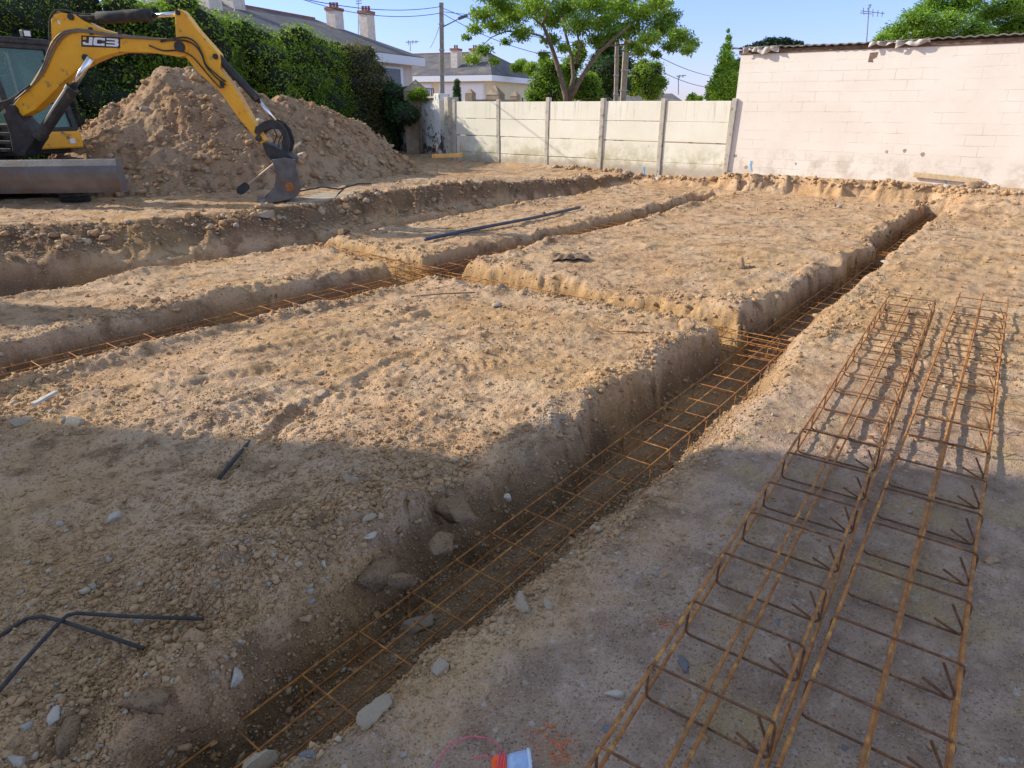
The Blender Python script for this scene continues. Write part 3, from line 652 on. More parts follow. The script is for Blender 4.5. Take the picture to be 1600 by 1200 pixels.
# ------------------------------------------------------------------ fence of precast concrete
FPAN = None
def panel_mat():
    m, n, b, l = nodes('precast panels'); v = coords(n)
    col = mixc(n, ramp(n, noise(n, v, 1.2, 5), .35, .65), (.76, .71, .58), (.81, .77, .65))
    mp = n.nodes.new('ShaderNodeMapping'); mp.inputs['Scale'].default_value = (14, 14, .8); l.new(v, mp.inputs[0])
    st_ = ramp(n, noise(n, mp.outputs[0], 1.0, 6, .7), .52, .75); sx = n.nodes.new('ShaderNodeSeparateXYZ'); l.new(v, sx.inputs[0])
    top = math_(n, 'MULTIPLY', st_, ramp(n, sx.outputs[2], 1.2, 2.05))
    col = mixc(n, math_(n, 'MULTIPLY', top, .8), col, (.28, .26, .22))
    low = math_(n, 'MULTIPLY', ramp(n, noise(n, v, 2.2, 6, .7), .38, .62), math_(n, 'SUBTRACT', 1, ramp(n, sx.outputs[2], .35, 1.15)))
    col = mixc(n, math_(n, 'MULTIPLY', low, .8), col, (.36, .33, .18))
    col = mixc(n, math_(n, 'MULTIPLY', math_(n, 'SUBTRACT', 1, ramp(n, sx.outputs[2], .30, .50)), .75), col, (.40, .33, .26))
    col = mixc(n, math_(n, 'MULTIPLY', ramp(n, noise(n, v, 6, 8, .75), .62, .70), .6), col, (.30, .27, .22))
    l.new(col, b.inputs['Base Color']); b.inputs['Roughness'].default_value = .9; b.inputs['Specular IOR Level'].default_value = .2
    bump(n, b, noise(n, v, 25, 6, .7), .35, .01); return m
FPAN = panel_mat(); FPOST = simple('weathered concrete post', (.42, .38, .31), (.52, .47, .39), 6, .92, .6, 40, 0, (.22, .20, .17), 9, .52, .68)
FPITCH = 1.79; fs = 16.72
fence = empty('concrete_fence', W(fs, -6.4, 0)); tag(fence, 'cream precast concrete fence of stacked slabs between narrow posts', 'fence')
rf = random.Random(4)
for k in range(6):
    t = -6.38-FPITCH*k; lean = [(.02), -.01, .015, 0, -.01, .01][k]
    A = W(fs-.01, t-.02, -.25); B = W(fs-.01+rf.uniform(-.02, .02), t+lean*1.5, 2.02+rf.uniform(-.02, .06))
    m = MB(); m.beam(A, B, .12, .13, up=W(1, 0, 0)); m.build('post', FPOST, fence, bevel=.012)
    if k < 3:
        m = MB(); m.box(W(fs-.06, t, -.02), (.26, .26, .3), YAW); m.build('footing', FPOST, fence, bevel=.05)
for k in range(5):
    t0, t1 = -6.38-FPITCH*k-.065, -6.38-FPITCH*(k+1)+.065
    for j in range(5):
        z0 = [-.02, .13+.02, .50, .99, 1.48][j]; z1 = [.145, .495, .985, 1.475, 1.965][j]; o = rf.uniform(-.008, .008)
        dz = rf.uniform(-.006, .006)
        m = MB(); m.beam(W(fs-.02+o, t0, (z0+z1)/2+dz), W(fs-.02+o, t1, (z0+z1)/2+dz+rf.uniform(-.008, .008)), .05, z1-z0-.012)
        m.build('panel', FPAN, fence, bevel=.008)
# old rendered wall, left of the fence
m_, n_, b_, l_ = nodes('peeling render'); v_ = coords(n_)
sx_ = n_.nodes.new('ShaderNodeSeparateXYZ'); l_.new(v_, sx_.inputs[0])
c_ = mixc(n_, ramp(n_, noise(n_, v_, 2, 5), .4, .6), (.66, .65, .62), (.74, .73, .71))
mk = math_(n_, 'ADD', noise(n_, v_, 5.5, 9, .78, .6), math_(n_, 'MULTIPLY', math_(n_, 'SUBTRACT', 1, ramp(n_, sx_.outputs[2], .3, 1.6)), .10))
c_ = mixc(n_, ramp(n_, mk, .575, .60), c_, (.07, .065, .055))
c_ = mixc(n_, ramp(n_, noise(n_, v_, 1.4, 6, .6), .62, .66), c_, (.40, .36, .30))
l_.new(c_, b_.inputs['Base Color']); b_.inputs['Roughness'].default_value = .9; bump(n_, b_, mk, .4, .02)
PEEL = m_
ow = empty('rendered_wall', W(16.9, -15.6, 0)); tag(ow, 'old white rendered wall with black peeling patches in the corner by the ivy', 'wall')
m = MB(); m.beam(W(17.25, -16.35, 1.0), W(18.9, -21.4, 1.0), .25, 2.15); m.build('wall_face', PEEL, ow, bevel=.02)
m = MB(); m.box(W(17.1, -16.25, 1.06), (.42, .34, 2.3), YAW); m.build('pillar', PEEL, ow, bevel=.02)
m = MB(); m.box(W(16.9, -15.65, 1.03), (.42, .24, 2.14), YAW); m.build('pillar', FPOST, ow, bevel=.02)
m = MB(); m.beam(W(17.2, -16.4, 2.10), W(18.85, -21.4, 2.10), .33, .06); m.build('coping', FPOST, ow, bevel=.02)
# ------------------------------------------------------------------ pink shed
m_, n_, b_, l_ = nodes('pink painted blocks'); v_ = coords(n_, 'Object')
bk = n_.nodes.new('ShaderNodeTexBrick'); bk.inputs['Scale'].default_value = 1; bk.inputs['Brick Width'].default_value = .5; bk.inputs['Row Height'].default_value = .205
bk.inputs['Mortar Size'].default_value = .006; bk.inputs['Mortar Smooth'].default_value = .3; bk.offset = .5
sp_ = n_.nodes.new('ShaderNodeSeparateXYZ'); l_.new(v_, sp_.inputs[0]); cb = n_.nodes.new('ShaderNodeCombineXYZ')
l_.new(math_(n_, 'ADD', sp_.outputs[0], math_(n_, 'MULTIPLY', noise(n_, v_, 3, 3), .03)), cb.inputs[0]); l_.new(math_(n_, 'ADD', sp_.outputs[2], math_(n_, 'MULTIPLY', noise(n_, v_, 2.1, 3), .03)), cb.inputs[1]); l_.new(cb.outputs[0], bk.inputs['Vector'])
c_ = mixc(n_, ramp(n_, noise(n_, v_, 1.1, 6), .35, .65), (.77, .68, .585), (.81, .735, .64))
c_ = mixc(n_, math_(n_, 'MULTIPLY', bk.outputs['Fac'], math_(n_, 'MULTIPLY', ramp(n_, noise(n_, v_, 1.7, 5, .7), .47, .70), .55)), c_, (.45, .32, .25))
lowz = math_(n_, 'SUBTRACT', 1, ramp(n_, sp_.outputs[2], .35, 2.1))
vh = n_.nodes.new('ShaderNodeTexVoronoi'); vh.inputs['Scale'].default_value = 2.6; vh.inputs['Randomness'].default_value = 1; l_.new(v_, vh.inputs['Vector'])
hole = math_(n_, 'LESS_THAN', math_(n_, 'ADD', vh.outputs['Distance'], math_(n_, 'MULTIPLY', noise(n_, v_, 22, 5, .7), .22)), math_(n_, 'MULTIPLY', lowz, .225))
c_ = mixc(n_, math_(n_, 'MULTIPLY', hole, .8), c_, (.27, .16, .10))
c_ = mixc(n_, math_(n_, 'MULTIPLY', math_(n_, 'MULTIPLY', ramp(n_, noise(n_, v_, 3.2, 7, .7), .42, .65), math_(n_, 'SUBTRACT', 1, ramp(n_, sp_.outputs[2], .30, .70))), .55), c_, (.46, .37, .28))
c_ = mixc(n_, math_(n_, 'MULTIPLY', ramp(n_, noise(n_, v_, 7, 6, .75), .62, .72), .25), c_, (.52, .36, .27))
l_.new(c_, b_.inputs['Base Color']); b_.inputs['Roughness'].default_value = .85; b_.inputs['Specular IOR Level'].default_value = .2
hh = math_(n_, 'SUBTRACT', math_(n_, 'MULTIPLY', noise(n_, v_, 30, 5, .6), .3), math_(n_, 'MULTIPLY', bk.outputs['Fac'], math_(n_, 'MULTIPLY', ramp(n_, noise(n_, v_, 1.3, 5, .7), .42, .66), .8))); bump(n_, b_, math_(n_, 'SUBTRACT', hh, hole), .7, .012)
PINKW = m_
shed = empty('pink_shed', W(16.8, -6.3, .3), -math.pi/2+math.pi/2-YAW+0); tag(shed, 'long pink painted block shed with a low corrugated roof, right of the concrete fence', 'shed')
m = MB(); m.box(W(16.80, 2.3, 1.53), (17.3, .2, 2.8), -YAW); m.build('wall', PINKW, shed)
m = MB(); m.box(W(19.6, -6.25, 1.5), (.2, 5.2, 2.7), -YAW); m.build('side_wall', PINKW, shed)
DKW = simple('dark fascia wood', (.14, .085, .05), (.22, .14, .09), 14, .9, .4, 50)
FIBRO = simple('fibre cement sheet', (.17, .15, .13), (.24, .21, .18), 5, .95, .6, 50, 0, (.16, .14, .10), 9, .5, .65)
m = MB(); m.box(W(16.74, 2.3, 2.975), (17.4, .12, .085), -YAW); m.build('fascia', DKW, shed, bevel=.006)
def corr():
    n = 1180; V = []; Fc = []
    rows = ((16.60, 3.045), (18.4, 3.10), (22.3, 2.95))
    for (s_, z_) in rows:
        for k in range(n): 
            t = -6.55+k*.015
            V.append(W(s_+(.012*math.sin(int(t/.9)*2.3) if s_ < 17 else 0), t, z_+.011*math.sin(t/.177*2*math.pi)+(.012*math.sin(int(t/.9)*5.1) if s_ < 17 else 0)))
    for r_ in range(2):
        for k in range(n-1): a = r_*n+k; Fc.append((a, a+1, a+n+1, a+n))
    return V, Fc
V, Fc = corr(); m = MB(); m.add(V, Fc); o = m.build('roof', FIBRO, shed, True); sm = o.modifiers.new('thick', 'SOLIDIFY'); sm.thickness = .022
def hanging(tc, wd, drop, seed):
    n = 20; V = []; Fc = []
    for j in range(8):
        for k in range(n):
            u = k/(n-1); v = j/7; t = tc+(u-.5)*wd
            d = drop*(.45+.55*abs(math.sin(u*5+seed)))*v
            V.append(W(16.60-.02*math.sin(v*3+u*7+seed)-.02*math.sin(u*19), t, 3.06-d*(1-.35*u)))
    for j in range(7):
        for k in range(n-1): a = j*n+k; Fc.append((a, a+1, a+n+1, a+n))
    m = MB(); m.add(V, Fc); o = m.build('torn_sheeting', simple('pale torn felt', (.55, .50, .45), (.40, .36, .32), 8, .8), shed, True); q = o.modifiers.new('t', 'SOLIDIFY'); q.thickness = .006
hanging(-6.1, .35, .12, 1); hanging(-5.72, .5, .17, 3); hanging(-3.4, .5, .11, 5); hanging(-2.85, .6, .15, 8)
# recess hole near top of the wall
m = MB(); m.prism([W(16.697, *q) for q in ((-3.62, 2.86), (-3.47, 2.87), (-3.48, 2.78), (-3.55, 2.74), (-3.53, 2.68), (-3.63, 2.69))], W(1, 0), .004); m.build('wall_hole', simple('broken block', (.14, .10, .07), (.25, .17, .12), 40, .95, .8, 60), shed)
BLUEP = simple('blue marking paint', (.12, .35, .62), (.20, .45, .70), 50, .8)
def mark(px, y0, y1, wd, s_, parent, mat=BLUEP):
    a = (px-800)/F
    pts = []
    for yy in (y0, y1):
        b = -(yy-600)/F; d = Vector((a, ct+b*sn, -sn+b*ct)); ds = d.x*SY+d.y*CY; k = s_/ds; q = Vector((0, 0, CH))+d*k; pts.append((st_of(q)[1], q.z))
    (t0, za), (t1, zb) = pts
    q = [(t0-wd*.3, za), (t0+wd*.5, za-.01), (t0+wd*.35, (za+zb)/2), (t1+wd*.5, zb+.02), (t1, zb), (t1-wd*.4, zb+.03), (t0-wd*.45, (za+zb)/2+.02)]
    m = MB(); m.prism([W(s_, *p) for p in q], W(1, 0), .004); m.build('paint_mark', mat, parent)
mark(1174, 251, 268, .05, 16.697, shed); mark(1478, 276, 288, .045, 16.697, shed); mark(1006, 260, 273, .05, 16.67, fence)
p0, p1 = W(16.73, -1.98, .52), W(16.73, -.86, .50)
stick('wood_plank', W(16.65, -2.33, .52), W(16.65, -1.12, .455), .035, .10, WOOD, 'raw timber plank leaning against the foot of the pink wall', 'plank')
# profile board: two rusty pins and an orange board
a_, b__ = W(12.35, -12.0, .72), W(13.0, -11.75, .72)
A1, B1 = Q(675, 244, 17.3), Q(722, 242.5, 17.3); pb = empty('profile_board', (A1.x, A1.y, .1)); tag(pb, 'orange setting-out board on two rusty pins in front of the white wall', 'setting-out board')
m = MB(); m.beam(A1, B1, .03, .085); m.build('board', simple('orange board', (.62, .33, .07), (.72, .42, .12), 9, .7), pb, bevel=.004)
for px in (681, 719):
    t_ = Q(px, 222, 17.32); m = MB(); m.tube([(t_.x, t_.y, .0), tuple(t_)], .008, 6); m.build('pin', RUST, pb)
# ------------------------------------------------------------------ foliage
def leaves(cl, n, L, seed, droop=.0, aspect=.45, up=0.0, shell=.5, bright=.25, fold=False):
    r = np.random.default_rng(seed); cl = np.array(cl, float)
    if cl.shape[1] == 4: cl = np.concatenate([cl[:, :3], cl[:, 3:4], cl[:, 3:4], cl[:, 3:4]*.75], 1)
    vol = (cl[:, 3]*cl[:, 4]*cl[:, 5])**(2/3); k = r.choice(len(cl), n, p=vol/vol.sum())
    d = r.normal(size=(n, 3)); d /= np.linalg.norm(d, axis=1)[:, None]
    q = r.random(n)**shell*(1+.12*r.normal(size=n))
    c = cl[k, :3]+d*q[:, None]*cl[k, 3:6]
    ax = r.normal(size=(n, 3)); ax[:, 2] = ax[:, 2]*.5-droop+up; ax += d*.5; ax /= np.linalg.norm(ax, axis=1)[:, None]
    sd = np.cross(ax, r.normal(size=(n, 3))+d*.3); sd /= np.linalg.norm(sd, axis=1)[:, None]
    l = L*r.uniform(.6, 1.25, n)[:, None]; w_ = l*aspect
    V = np.stack([c-ax*l*.5, c+sd*w_*.5, c+ax*l*.5, c-sd*w_*.5], 1).reshape(-1, 3)
    Fc = np.arange(n*4).reshape(-1, 4)
    cb_ = r.uniform(-bright, bright, len(cl))
    t = np.clip(.5+cb_[k]+.22*r.normal(size=n)+.12*d[:, 2], 0, 1)
    return V, Fc, np.repeat(t, 4)
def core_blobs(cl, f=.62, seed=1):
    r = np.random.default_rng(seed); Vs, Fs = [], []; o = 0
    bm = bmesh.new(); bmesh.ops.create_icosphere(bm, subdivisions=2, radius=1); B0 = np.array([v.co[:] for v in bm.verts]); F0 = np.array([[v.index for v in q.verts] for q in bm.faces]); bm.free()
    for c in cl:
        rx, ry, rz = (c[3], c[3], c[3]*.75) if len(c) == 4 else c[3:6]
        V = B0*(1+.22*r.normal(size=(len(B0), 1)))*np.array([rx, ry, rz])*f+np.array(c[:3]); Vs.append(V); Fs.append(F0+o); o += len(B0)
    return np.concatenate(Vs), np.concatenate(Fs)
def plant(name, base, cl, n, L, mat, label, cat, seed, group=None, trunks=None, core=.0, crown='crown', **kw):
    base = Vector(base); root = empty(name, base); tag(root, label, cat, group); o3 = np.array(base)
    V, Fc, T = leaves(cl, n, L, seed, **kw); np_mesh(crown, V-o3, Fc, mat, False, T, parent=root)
    if core: V, Fc = core_blobs(cl, core, seed); np_mesh('shade_core', V-o3, Fc, CORE, True, parent=root)  # solid lumps, coloured dark for the shade inside the crown
    if trunks:
        for tr in trunks:
            m = MB(); pts, r0, r1 = tr; m.tube(pts, r0, 8, True, r1); m.build('trunk' if tr is trunks[0] else 'limb', BARK, root, True)
    return root
# hedge along the left boundary: separate shrubs
def hz_at(s): return float(np.interp(s, [-6, 6.5, 7.9, 9, 10.3, 11.5, 13.5, 15, 16.5, 17.6, 18.6], [4.0, 4.25, 4.4, 4.5, 4.6, 4.45, 3.95, 4.1, 3.95, 3.7, 2.9]))
def hedge_bush(s0, s1, name, mat, n, L, label, seed, t0=-20.3, dt=1.0, base_z=.3, top=None, zlo=.2, **kw):
    r = random.Random(seed); cl = []
    ss = s0
    while ss < s1+.01:
        H_ = (top if top else hz_at(ss))*r.uniform(.93, 1.03)
        zz = zlo+.5
        while zz < H_-.35:
            cl.append((*W(ss+r.uniform(-.25, .25), t0+r.uniform(-.3, .35)*dt, zz), r.uniform(.65, .95), r.uniform(.65, .95), r.uniform(.5, .7))); zz += .62
        cl.append((*W(ss+r.uniform(-.2, .2), t0+r.uniform(-.2, .2), H_-.3), .55, .55, r.uniform(.35, .6)))
        ss += .62
    n = int(n*2.1); L = L*.68
    b = W((s0+s1)/2, t0, base_z)
    tr = [([b, b+Vector((.1, 0, 1.2)), b+Vector((.2, .1, 2.4))], .09, .04)]
    return plant(name, b, cl, n, L, mat, label, 'hedge shrub', seed, trunks=tr, core=.66, **kw)
hedge_bush(-3, 3.0, 'conifer_shrub', L_CONI, 16000, .13, 'dense green conifer hedge beyond the left edge of the photo', 31, up=.5, aspect=.3)
hedge_bush(3.6, 8.9, 'conifer_shrub', L_CONI, 34000, .12, 'bright topped conifer hedge behind the excavator cab and boom', 32, up=.6, aspect=.3)
hedge_bush(9.3, 12.3, 'drooping_shrub', L_MID, 30000, .17, 'tall broadleaf shrub with drooping foliage above the peak of the heap', 33, t0=-20.0, dt=1.6, droop=.7, aspect=.4)
hedge_bush(12.6, 14.6, 'drooping_shrub', L_MID, 24000, .14, 'dark green shrub with drooping sprays just right of the excavator arm', 34, t0=-19.7, dt=1.5, droop=.7, aspect=.4)
hedge_bush(14.6, 16.4, 'bushy_conifer', L_CONI, 20000, .12, 'bushy conifer with a bright lime top left of the olive shrub', 35, t0=-20.0, up=.5, aspect=.3)
hedge_bush(16.6, 18.2, 'olive_shrub', L_OLIVE, 18000, .12, 'olive brown shrub at the end of the hedge below the big house', 36, t0=-20.1, aspect=.45)
ivc = []
ri = random.Random(9)
for k in range(46):
    u = ri.random(); zt = ri.uniform(.5, 2.5-.3*u) if u < .55 else ri.uniform(1.5, 2.25)
    ivc.append((*W(17.2+1.7*(1-u)*1-.3, -17.55-3.3*(1-u), zt), .42, .42, .32))
plant('ivy', W(17.9, -19.2, .3), ivc, 17000, .10, L_DARK, 'dark ivy hanging over the old white wall in the corner', 'ivy', 37, core=.75, crown='leaves', aspect=.8)
# ---------------- main tree behind the fence
def px_cl(lst, Y, jit=.7, seed=0, flat=.6):
    r = random.Random(seed); out = []
    for (px, py, rp) in lst:
        q = Q(px, py, Y+r.uniform(-jit, jit)); R_ = rp/F*(Y*ct+(CH-q.z)*sn); out.append((q.x, q.y, q.z, R_, R_, R_*flat))
    return out
Yt = 24.5
def br(pts, r0, r1, Y=Yt, dy=0): return ([Q(x, y, Y+dy*i/len(pts)) for i, (x, y) in enumerate(pts)], r0, r1)
mc = [(755,22,20),(785,8,22),(775,40,18),(742,45,14),(738,92,14),(755,78,13),(772,95,9),(800,25,26),(815,52,18),(835,10,26),(860,30,26),(845,-15,24),(885,12,28),(905,38,26),(925,5,28),(890,-20,26),(945,35,26),(965,12,28),(960,55,18),(985,45,24),(1005,20,26),(1015,60,18),(1035,42,24),(1050,72,16),(1062,55,18),(1075,78,12),(1080,68,14),(1000,80,14),(1025,85,10),(990,72,16),(930,62,16),(860,62,16),(880,75,12),(1045,25,18),(765,-10,24),(810,-20,30),(980,-12,28),(1030,5,20),(940,-25,26),(850,85,9),(790,65,10),(728,58,8),(905,70,12)]
tree_t = [br([(886,172),(884,150),(876,120),(868,92),(858,62),(848,38)], .11, .05), br([(888,160),(896,120),(893,88),(884,55),(878,28)], .085, .03, dy=.6), br([(889,158),(905,128),(922,100),(938,80),(962,58),(985,40)], .085, .03, dy=-.8),
          br([(862,72),(845,56),(820,50),(790,49),(768,58)], .04, .015, dy=-.4), br([(900,100),(906,70),(900,45),(915,20)], .05, .02), br([(935,84),(950,72),(985,68),(1020,66)], .035, .015), br([(850,42),(830,25),(800,15)], .04, .015), br([(848,38),(856,15),(870,-10)], .04, .015), br([(768,58),(755,70),(748,82)], .015, .008)]
b0 = Q(886, 172, Yt)
plant('spreading_tree', (b0.x, b0.y, .3), px_cl([(q[0], q[1], q[2]*1.16) for q in mc], Yt, 1.8, 3, .58), 42000, .125, L_MID, 'spreading tree with several bare trunks and a flat leafy crown behind the fence', 'tree', 41, trunks=[([Vector((b0.x, b0.y, .2)), b0], .13, .12)]+tree_t, droop=.8, aspect=.36, shell=.62)
def bush(name, lst, Y, n, L, mat, label, seed, jit=.6, flat=.85, group=None, core=.7, cat='bush', **kw):
    n = int(n*1.8); L = L*.78
    cl = px_cl(lst, Y, jit, seed, flat); xs = [c[0] for c in cl]; bx = sum(xs)/len(xs)
    tr = [([Vector((bx, Y, .2)), Vector((bx, Y, max(1.0, max(c[2] for c in cl)*.55)))], .1, .05)]
    return plant(name, (bx, Y, .3), cl, n, L, mat, label, cat, seed, trunks=tr, core=core, **kw)
bush('round_bush', [(850,130,24),(840,150,20),(858,108,20),(880,118,22),(870,145,26),(895,100,18),(900,140,22),(850,95,10),(920,130,20),(925,150,20),(905,85,14)], 27, 16000, .12, L_BRIGHT, 'bright lime green bush behind the trunks of the spreading tree', 51)
bush('dark_tree', [(940,140,26),(950,110,26),(955,85,22),(930,115,20),(965,130,24),(945,70,18),(935,95,16),(975,100,16)], 31, 12000, .14, L_DARK, 'dark dense tree directly behind the two poles', 52, cat='tree')
bush('rounded_tree', [(1010,130,24),(1020,110,18),(1000,115,20),(1030,130,14),(990,135,18),(1018,145,18),(1005,100,10)], 36, 8000, .15, L_MID, 'rounded green tree right of the poles above the small slate roof', 53, cat='tree', bright=.35)
bush('distant_tree', [(815,103,12),(830,108,12),(805,106,8)], 48, 2500, .2, L_MID, 'far tree top behind the yellow house roof', 54, cat='tree')
bush('poplar', [(1138,60,5),(1136,75,9),(1134,92,13),(1138,108,16),(1128,115,14),(1118,135,14),(1140,130,20),(1130,148,20),(1150,145,16),(1112,150,12),(1138,48,3),(1152,105,8)], 22.5, 9500, .105, L_BRIGHT, 'bright pointed young tree at the left corner of the pink shed', 55, flat=1.1, cat='tree', core=.35, up=.3)
bush('small_shrub', [(1082,153,9),(1092,155,7),(1076,156,5)], 22, 900, .09, L_BRIGHT, 'low green shrub top peeping over the fence left of the pointed tree', 56, core=0)
bush('cedar_tree', [(1185,72,12),(1205,66,14),(1225,66,13),(1245,70,11),(1262,74,8),(1275,76,5),(1170,76,10),(1215,78,16),(1163,100,18),(1160,125,16)], 30, 9000, .13, L_CEDAR, 'dark flat cedar crown showing above the left end of the shed roof', 57, flat=.5, cat='tree')
bush('feathery_tree', [(1400,52,26),(1430,30,28),(1455,12,26),(1440,55,30),(1480,35,30),(1500,8,30),(1475,62,26),(1520,50,30),(1545,22,32),(1560,55,28),(1590,40,32),(1585,8,30),(1620,30,34),(1380,62,16),(1525,-10,26),(1470,-12,22),(1640,55,30),(1600,-15,30)], 24, 20000, .15, L_BRIGHT, 'large feathery bright green tree above the right end of the shed', 58, flat=.62, cat='tree', core=.45, droop=.4, aspect=.3)
bush('columnar_cypress', [(714,130,5),(714,140,6.5),(714,150,7),(714,158,7)], 24.6, 2500, .07, L_DARK, 'narrow dark cypress rising over the wall corner', 59, jit=.05, flat=1.2, cat='tree', up=.8)
bush('small_shrub', [(655,145,10),(645,150,9),(664,152,8)], 24.4, 2600, .08, L_MID, 'soft grey green shrub beside the pyramid topped gatepost', 60, jit=.2, core=0)
# ------------------------------------------------------------------ excavator
YEL = simple('excavator yellow paint', (.90, .45, .015), (.84, .38, .012), 3, .45, .1, 60, 0, (.20, .12, .06), 7, .56, .72)
BLK = simple('black painted steel', (.025, .025, .027), (.05, .045, .04), 7, .6, .3, 60, .2, (.16, .12, .08), 6, .55, .75)
RUB = simple('rubber', (.03, .03, .03), (.05, .045, .04), 12, .9, .4, 60, 0, (.17, .12, .08), 5, .5, .7)
CHR = simple('chromed rod', (.75, .75, .76), None, 5, .18, metal=1)
STL = simple('worn bucket steel', (.17, .165, .16), (.12, .11, .10), 5, .5, .4, 40, .55, (.20, .13, .08), 4, .52, .7)
BLADEM = simple('worn blade steel', (.21, .20, .20), (.15, .14, .135), 3, .42, .3, 30, .6, (.22, .15, .10), 3, .5, .75)
WHT = simple('white lettering', (.80, .80, .80), None, 5, .5)
def glass(name, col, al):
    m, n, b, l = nodes(name); b.inputs['Base Color'].default_value = (*col, 1); b.inputs['Roughness'].default_value = .06; b.inputs['Alpha'].default_value = al
    b.inputs['Specular IOR Level'].default_value = .9; return m
GLS = glass('tinted cab glass', (.10, .22, .20), .38)
YB = 11.4; YV = Vector((0, 1, 0))
ex0 = Vector((-8.1, 12.3, .4)); ex = empty('excavator', ex0); tag(ex, 'yellow tracked excavator with a folded arm, standing left of the heap of soil', 'excavator')
def poly(pts, Y=YB): return [Q(x, y, Y) for x, y in pts]
def part(name, m, mat, parent=ex, **k): return m.build(name, mat, parent, **k)
boom_pts = [(25,167),(53,135),(75,100),(88,62),(87,32),(92,24),(103,21),(122,24),(135,33),(160,45),(185,52),(215,57),(250,60),(280,62),(297,66),(300,78),(296,88),(285,90),(262,86),(240,83),(195,82),(172,88),(150,97),(130,108),(105,130),(80,155),(62,172),(40,183)]
boom = part('boom', MB().prism(poly(boom_pts), YV, .24), YEL, bevel=.012)
bp2 = [(30,170),(60,135),(84,98),(97,62),(97,45),(104,30),(118,33),(140,45),(180,58),(250,66),(290,72),(290,82),(240,77),(195,76),(170,82),(148,91),(125,104),(98,128),(72,153),(56,168),(42,178)]
arm_pts = [(277,19),(284,15),(291,19),(312,47),(345,84),(348,96),(347,109),(361,126),(375,147),(403,197),(417,219),(414,227),(403,216),(376,184),(350,147),(331,129),(312,112),(300,97),(289,84),(279,60)]
arm = part('dipper_arm', MB().prism(poly(arm_pts), YV, .19), YEL, bevel=.01)
def pin(x, y, r, th, parent, mat=BLK, Y=YB, name='pivot_pin'):
    c = Q(x, y, Y); m = MB(); m.tube([c-YV*th/2, c+YV*th/2], r, 14); m.build(name, mat, parent)
for x, y, r, pa, th in [(119, 28, .045, boom, .30), (141, 91, .05, boom, .28), (287, 74, .075, boom, .32), (283, 21, .035, arm, .24), (341, 89, .04, arm, .24), (30, 172, .08, boom, .40), (408, 216, .05, arm, .26)]: pin(x, y, r, th, pa)
def cyl(name, pa, a, b, c, r, Y=YB, rodm=CHR, off=0):
    A, B_, C_ = Q(*a, Y), Q(*b, Y), Q(*c, Y)
    for v in (A, B_, C_): v.y += off
    root = empty(name, A); root.parent = pa; root.location = A-pa.location if pa.type == 'EMPTY' else A-ex0
    d = (B_-A).normalized(); m = MB(); m.tube([A, B_], r, 16); m.tube([B_-d*.06, B_+d*.01], r*1.12, 16); m.tube([A-d*.05, A+d*.05], r*1.15, 16)
    for mm, nm, mt in ((m, 'barrel', BLK),):
        me = mm; V = me.v; o = None
        me.v = [(p[0]-A.x, p[1]-A.y, p[2]-A.z) for p in V]; o = me.build(nm, mt, None, False); o.parent = root
    m = MB(); m.tube([B_-A, C_-A], r*.55, 14); o = m.build('rod', rodm, None, True); o.parent = root
cyl('dipper_cylinder', ex, (119, 29), (238, 25), (283, 21), .062)
cyl('bucket_cylinder', ex, (343, 92), (402, 155), (430, 189), .058)
cyl('boom_cylinder', ex, (64, 212), (113, 138), (141, 91), .085, 11.15)
m = MB(); m.tube([Q(153, 28, YB), Q(175, 27.5, YB), Q(215, 24, YB), Q(236, 24, YB)], .085, 14); part('cylinder_sleeve', m, RUB, smooth=True)
# hoses along the boom and arm
def hose(pts, r=.013, Y=YB, off=-.14, parent=None):
    m = MB(); P_ = []
    raw = [Q(x, y, Y)+YV*off for x, y in pts]
    for i in range(len(raw)-1):
        p0, p1, p2, p3 = raw[max(i-1, 0)], raw[i], raw[i+1], raw[min(i+2, len(raw)-1)]
        for k in range(5):
            t = k/5; P_.append(.5*((2*p1)+(p2-p0)*t+(2*p0-5*p1+4*p2-p3)*t*t+(3*p1-p0-3*p2+p3)*t**3))
    P_.append(raw[-1]); m.tube(P_, r, 7); return part('hydraulic_hose', m, RUB if parent is None else parent, smooth=True)
PIPE = simple('grey hydraulic pipe', (.18, .15, .12), (.26, .21, .15), 20, .5, metal=.3)
for o in (0, 4, 8):
    hose([(34-o*.3, 156+o*.2), (60, 132+o*.3), (76+o*.3, 104+o), (88+o*.7, 73+o*.8), (103+o*.6, 54+o*.7), (125, 47.5+o*.5), (150, 49+o*.4), (185, 55+o*.4), (230, 59+o*.3), (262, 63)], .011, parent=PIPE)
for o in (0, 5):
    hose([(258, 64+o*.5), (275, 62+o*.4), (297, 60+o), (312, 68+o), (322, 85+o*.6), (328, 102+o*.5), (345, 118+o), (358, 128+o)], .012)
hose([(240, 72), (262, 80), (285, 80), (305, 88), (320, 104), (335, 122), (350, 138)], .011)
hose([(88, 92), (84, 60), (85, 30), (93, 18), (108, 18), (125, 22), (148, 24)], .012, off=-.10)
hose([(85, 95), (81, 58), (83, 28), (96, 16), (116, 20), (140, 26)], .012, off=.02)
for dy in (0, 6, 12, 18): hose([(-6, 178+dy), (10, 163+dy*.8), (28, 156+dy*.3), (44, 146), (60, 134)], .014, off=-.2)
for k, (x, y) in enumerate([(150, 50), (195, 56), (352, 132), (78, 100)]):
    c = Q(x, y, YB)-YV*.13; m = MB(); m.box(c, (.05, .03, .10)); part('hose_clamp', m, BLK)
